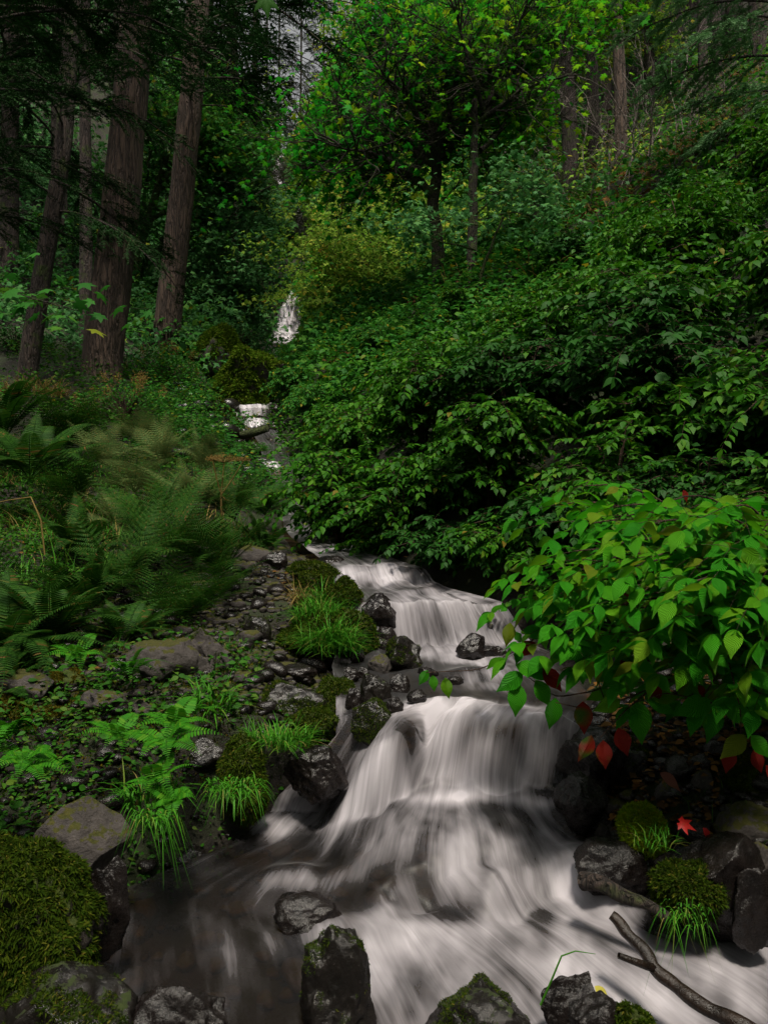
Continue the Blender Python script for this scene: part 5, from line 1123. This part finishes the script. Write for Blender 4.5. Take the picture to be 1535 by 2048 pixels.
# far-off leafy slopes that read as one mass
def slope_mass(name, n, side, Y0, Y1, dmax, mat_, seed, lf=.0105, thick=1.3, d0=.3, per=70, T=T_STAR, hmul=1.0, uwin=None):
    rg = np.random.default_rng(seed); C = []
    while len(C) < n:
        y = math.exp(rg.uniform(math.log(Y0), math.log(Y1))); e = edges(np.array(y)); d = rg.uniform(d0, dmax); x = float(e[0])-d if side < 0 else float(e[1])+d
        if uwin and not (uwin[0] < pxof(x, y) < uwin[1]): continue
        C.append((x, y, gz(x, y)))
    C = np.array(C); s = C[:, 1]*.035*thick; k = np.repeat(np.arange(n), per); m_ = len(k)
    q = norm(rg.normal(size=(m_, 3)))*(rg.random(m_)**.4)[:, None]; q[:, 2] = np.abs(q[:, 2])*1.2*hmul-.15
    p = C[k]+q*s[k][:, None]; a = rg.uniform(0, 6.28, m_); d = np.stack([np.cos(a), np.sin(a), -rg.uniform(0, .8, m_)], 1)
    u, w_ = pxof(p[:, 0], p[:, 1]), 1024-F*p[:, 2]/p[:, 1]
    clr = clear_mask(p, seed); skyg = (u > 740) & (u < 1060) & (w_ > 150) & (p[:, 1] < 15.6) & (w_ < 640)
    kk = ~(clr | skyg); p, d = p[kk], d[kk]
    V, fs, uv = inst(T, p, basis(d, norm(rg.normal(size=p.shape)*.5+[0, -.7, 1])), p[:, 1]*lf*rg.uniform(.6, 1.2, len(p)))
    tag(link(name, mesh_np(name, V, fs), M[mat_]), kind='stuff')
slope_mass('hillside_foliage', 420, 1, 9, 13.5, 12, 'dogwood', 11, thick=.9, d0=.5, T=T_DOGM)
slope_mass('hillside_foliage', 330, 1, 15, 32, 14, 'maple_mid', 1, d0=.2, uwin=(500, 1060))
slope_mass('hillside_foliage', 50, 1, 15, 32, 14, 'maple_mid', 12, d0=.2, uwin=(1060, 1600))
slope_mass('hillside_foliage', 260, 1, 24, 60, 30, 'maple_bright', 2, thick=1.8, d0=.6, uwin=(500, 1130))
slope_mass('hillside_foliage', 120, 1, 36, 60, 30, 'dogwood_shade', 22, thick=1.8, d0=.6, uwin=(1130, 1700))
slope_mass('hillside_foliage', 260, 1, 18, 48, 9, 'maple_yellow', 3, thick=1.5, d0=.5)
slope_mass('hillside_foliage', 300, -1, 14, 30, 12, 'maple_grey', 4, d0=.4)
slope_mass('hillside_foliage', 380, -1, 24, 60, 26, 'maple_grey', 5, thick=1.6, d0=.6)
slope_mass('hillside_foliage', 200, -1, 16, 48, 6, 'maple_mid', 6, thick=1.2, d0=.5)

# ------------------------------------------------------------ small single things
# fallen forked branch over the water
tb = Tubes(); B0 = P(1222, 1832, 2.12)
a = np.array([P(1222, 1832, 2.12), P(1262, 1872, 2.08), P(1305, 1930, 2.02), P(1350, 1975, 1.97), P(1420, 2020, 1.9), P(1500, 2060, 1.84), P(1580, 2110, 1.78)])-B0
k = np.linspace(0, 6, 40); c = np.stack([np.interp(k, range(7), a[:, i]) for i in range(3)], 1)+np.stack([np.sin(k*5)*.003, 0*k, np.cos(k*4)*.003], 1)
tb.add(c, .013+.006*k/6+.0025*np.abs(np.sin(k*3.1)), 10)
a = np.array([P(1236, 1911, 2.0), P(1262, 1921, 2.0), P(1310, 1938, 2.01)])-B0; tb.add(a, [.008, .009, .012], 8)
br = link('fallen_branch', tb.mesh('fallen_branch'), M['wet_wood'], None, B0); tag(br, 'broken forked branch lying over the water at the lower right', 'branch')
rg_l = np.random.default_rng(3); tb = Tubes(); B0 = P(1180, 1775, 2.32)
k = np.linspace(0, 1, 30); a = np.array([P(1165, 1762, 2.36), P(1215, 1775, 2.3), P(1275, 1800, 2.25), P(1335, 1838, 2.2)])-B0
c = np.stack([np.interp(k*3, range(4), a[:, i]) for i in range(3)], 1); tb.add(c+np.stack([0*k, 0*k, .006*np.sin(k*9)], 1), .026-.012*k+.003*fbm(np.stack([k*7, k, k], 1), 3, 3), 14)
lg = link('sunken_log', tb.mesh('sunken_log'), M['dark_bark'], None, B0); tag(lg, 'rotten dark log poking out of the right bank into the foam', 'log')
tb = Tubes(); B0 = P(480, 868, 12.2); a = np.array([P(478, 872, 12.4), P(505, 866, 12.2), P(535, 857, 12.1)])-B0; tb.add(a, [.06, .065, .05], 10); tb2 = None
tag(link('mossy_log', tb.mesh('mossy_log'), M['moss_bark'], None, B0), 'thin mossy log lying across below the little cascade', 'log')
tb = Tubes(); B0 = P(390, 882, 10.5); a = np.array([P(385, 876, 10.6), P(410, 884, 10.5), P(430, 900, 10.4)])-B0; tb.add(a, [.06, .07, .04], 10)
tag(link('mossy_log', tb.mesh('mossy_log'), M['moss_bark'], None, B0), 'short curved mossy log behind the pale bracken', 'log')
# bent grass stem in front
tb = Tubes(); B0 = P(1085, 2005, 1.9); a = np.array([P(1080, 2010, 1.9), P(1100, 1965, 1.9), P(1122, 1912, 1.9), P(1150, 1902, 1.9), P(1190, 1908, 1.9)])-B0
tb.add(a, [.0028, .0026, .0022, .0016, .0006], 5); tag(link('bent_grass', tb.mesh('grass_stem'), M['grass'], None, B0), 'single bent grass stem leaning over the bottom rocks', 'grass')
tb = Tubes(); B0 = P(90, 1110, 4.6); a = np.array([P(90, 1110, 4.6), P(82, 1040, 4.6), P(62, 994, 4.6), P(20, 1000, 4.6), P(-20, 1008, 4.6)])-B0
tb.add(a, [.005, .005, .004, .003, .002], 5); tag(link('bent_grass', tb.mesh('grass_stem'), M['dry_grass'], None, B0), 'tan folded dead stem at the left edge', 'grass')
# dead umbel plant
U0 = P(440, 1060, 6.0); U0[2] = gz(U0[0], 6.0); r_ = empty('umbel_plant', U0, 'dead tan umbel plant standing in the bracken', 'plant'); tb = Tubes()
hub = P(442, 990, 6.0)-U0; tb.add(np.array([[0, 0, 0], hub*.5+[.01, 0, 0], hub]), [.012, .010, .007], 6)
heads = []
for (x, y, s) in [(448, 925, 1.0), (487, 922, .35), (425, 920, .3), (458, 1002, .0)]:
    e = P(x, y, 6.0)-U0; tb.add(np.array([hub, (hub+e)/2+[0, 0, -.01], e]), [.006, .005, .004], 5)
    if s: heads.append((e, s))
rg = np.random.default_rng(9); LU = Leaves()
for e, s in heads:
    for q in range(int(34*s)+4):
        a_ = rg.uniform(0, 6.28); rr = math.sqrt(rg.random())*.13*s; c = e+np.array([math.cos(a_)*rr, math.sin(a_)*rr, .06*s-rr*.3]); tb.add(np.array([e, (e+c)/2, c]), [.0022, .0018, .0014], 3)
        for _ in range(16): LU.add(c+rg.normal(size=3)*.009, rg.normal(size=3), rg.normal(size=3), .010)
link('stem', tb.mesh('stem'), M['dry_grass'], r_); link('seed_heads', LU.mesh('seed_heads', T_SIMPLE), M['plume'], r_)
# fallen leaves
def fallen(px, py, Y, sz, ang, mat_, label, T=T_DOG, nn=(0, -.6, 1)):
    d = np.array([math.cos(R(ang)), -.4, math.sin(R(ang))]); V, f, uv = inst(T, np.zeros((1, 3)), basis(d[None], np.array(nn, float)[None]), [sz/F*Y])
    tag(link('fallen_leaf', mesh_np('fallen_leaf', V, f, uv=uv if 'uv' in T else None), M[mat_], None, P(px, py, Y)), label, 'leaf')
fallen(1318, 1545, 2.62, 52, -35, 'fallen_pink', 'pink fallen leaf lying on the dark stones')
fallen(1345, 1638, 2.38, 50, -20, 'fallen_red', 'bright scarlet fallen leaf on the right bank', T_MAPLE)
fallen(1188, 1972, 1.88, 40, -40, 'fallen_yellow', 'pale yellow leaf stuck behind the small rounded rock')
fallen(1405, 1655, 2.4, 26, -60, 'fallen_red', 'small dull red leaf beside the scarlet one')

# unseen forest added behind and beside the camera to block flat sky light
def around():
    rg = np.random.default_rng(5); tb = Tubes(); C = []
    for q in range(46):
        a = rg.uniform(R(-200), R(20)); r = rg.uniform(5.5, 15); x, y = math.cos(a)*r, math.sin(a)*r-1
        if y > 1.5 and abs(x) < 9: continue
        z = gz(x, max(y, -7.9)); h = rg.uniform(11, 20); tb.add(np.array([[x, y, z-.5], [x+rg.normal()*.2, y, z+h*.5], [x+rg.normal()*.3, y, z+h]]), [.28, .2, .05], 8)
        for _ in range(60):
            t = rg.uniform(.12, 1); b = rg.uniform(0, 6.28); w_ = rg.uniform(.2, 2.6)*(1.15-t); C.append((x+math.cos(b)*w_, y+math.sin(b)*w_, z+h*t))
    C = np.array(C); k = np.repeat(np.arange(len(C)), 30); p = C[k]+rg.normal(size=(len(k), 3))*[.5, .5, .3]; k = (p[:, 1] < 1.0) | (np.abs(p[:, 0]) > .62*p[:, 1]+1.2); p = p[k]
    a = rg.uniform(0, 6.28, len(p)); V, fs, uv = inst(T_STAR, p, basis(np.stack([np.cos(a), np.sin(a), -.4+0*a], 1), norm(rg.normal(size=p.shape)*.5+[0, 0, 1])), rg.uniform(.15, .32, len(p)))
    tag(link('unseen_shade_forest', tb.mesh('unseen_shade_forest'), M['dark_bark']), kind='stuff'); tag(link('unseen_shade_forest', mesh_np('unseen_shade_forest', V, fs), M['maple_mid']), kind='stuff')
around()
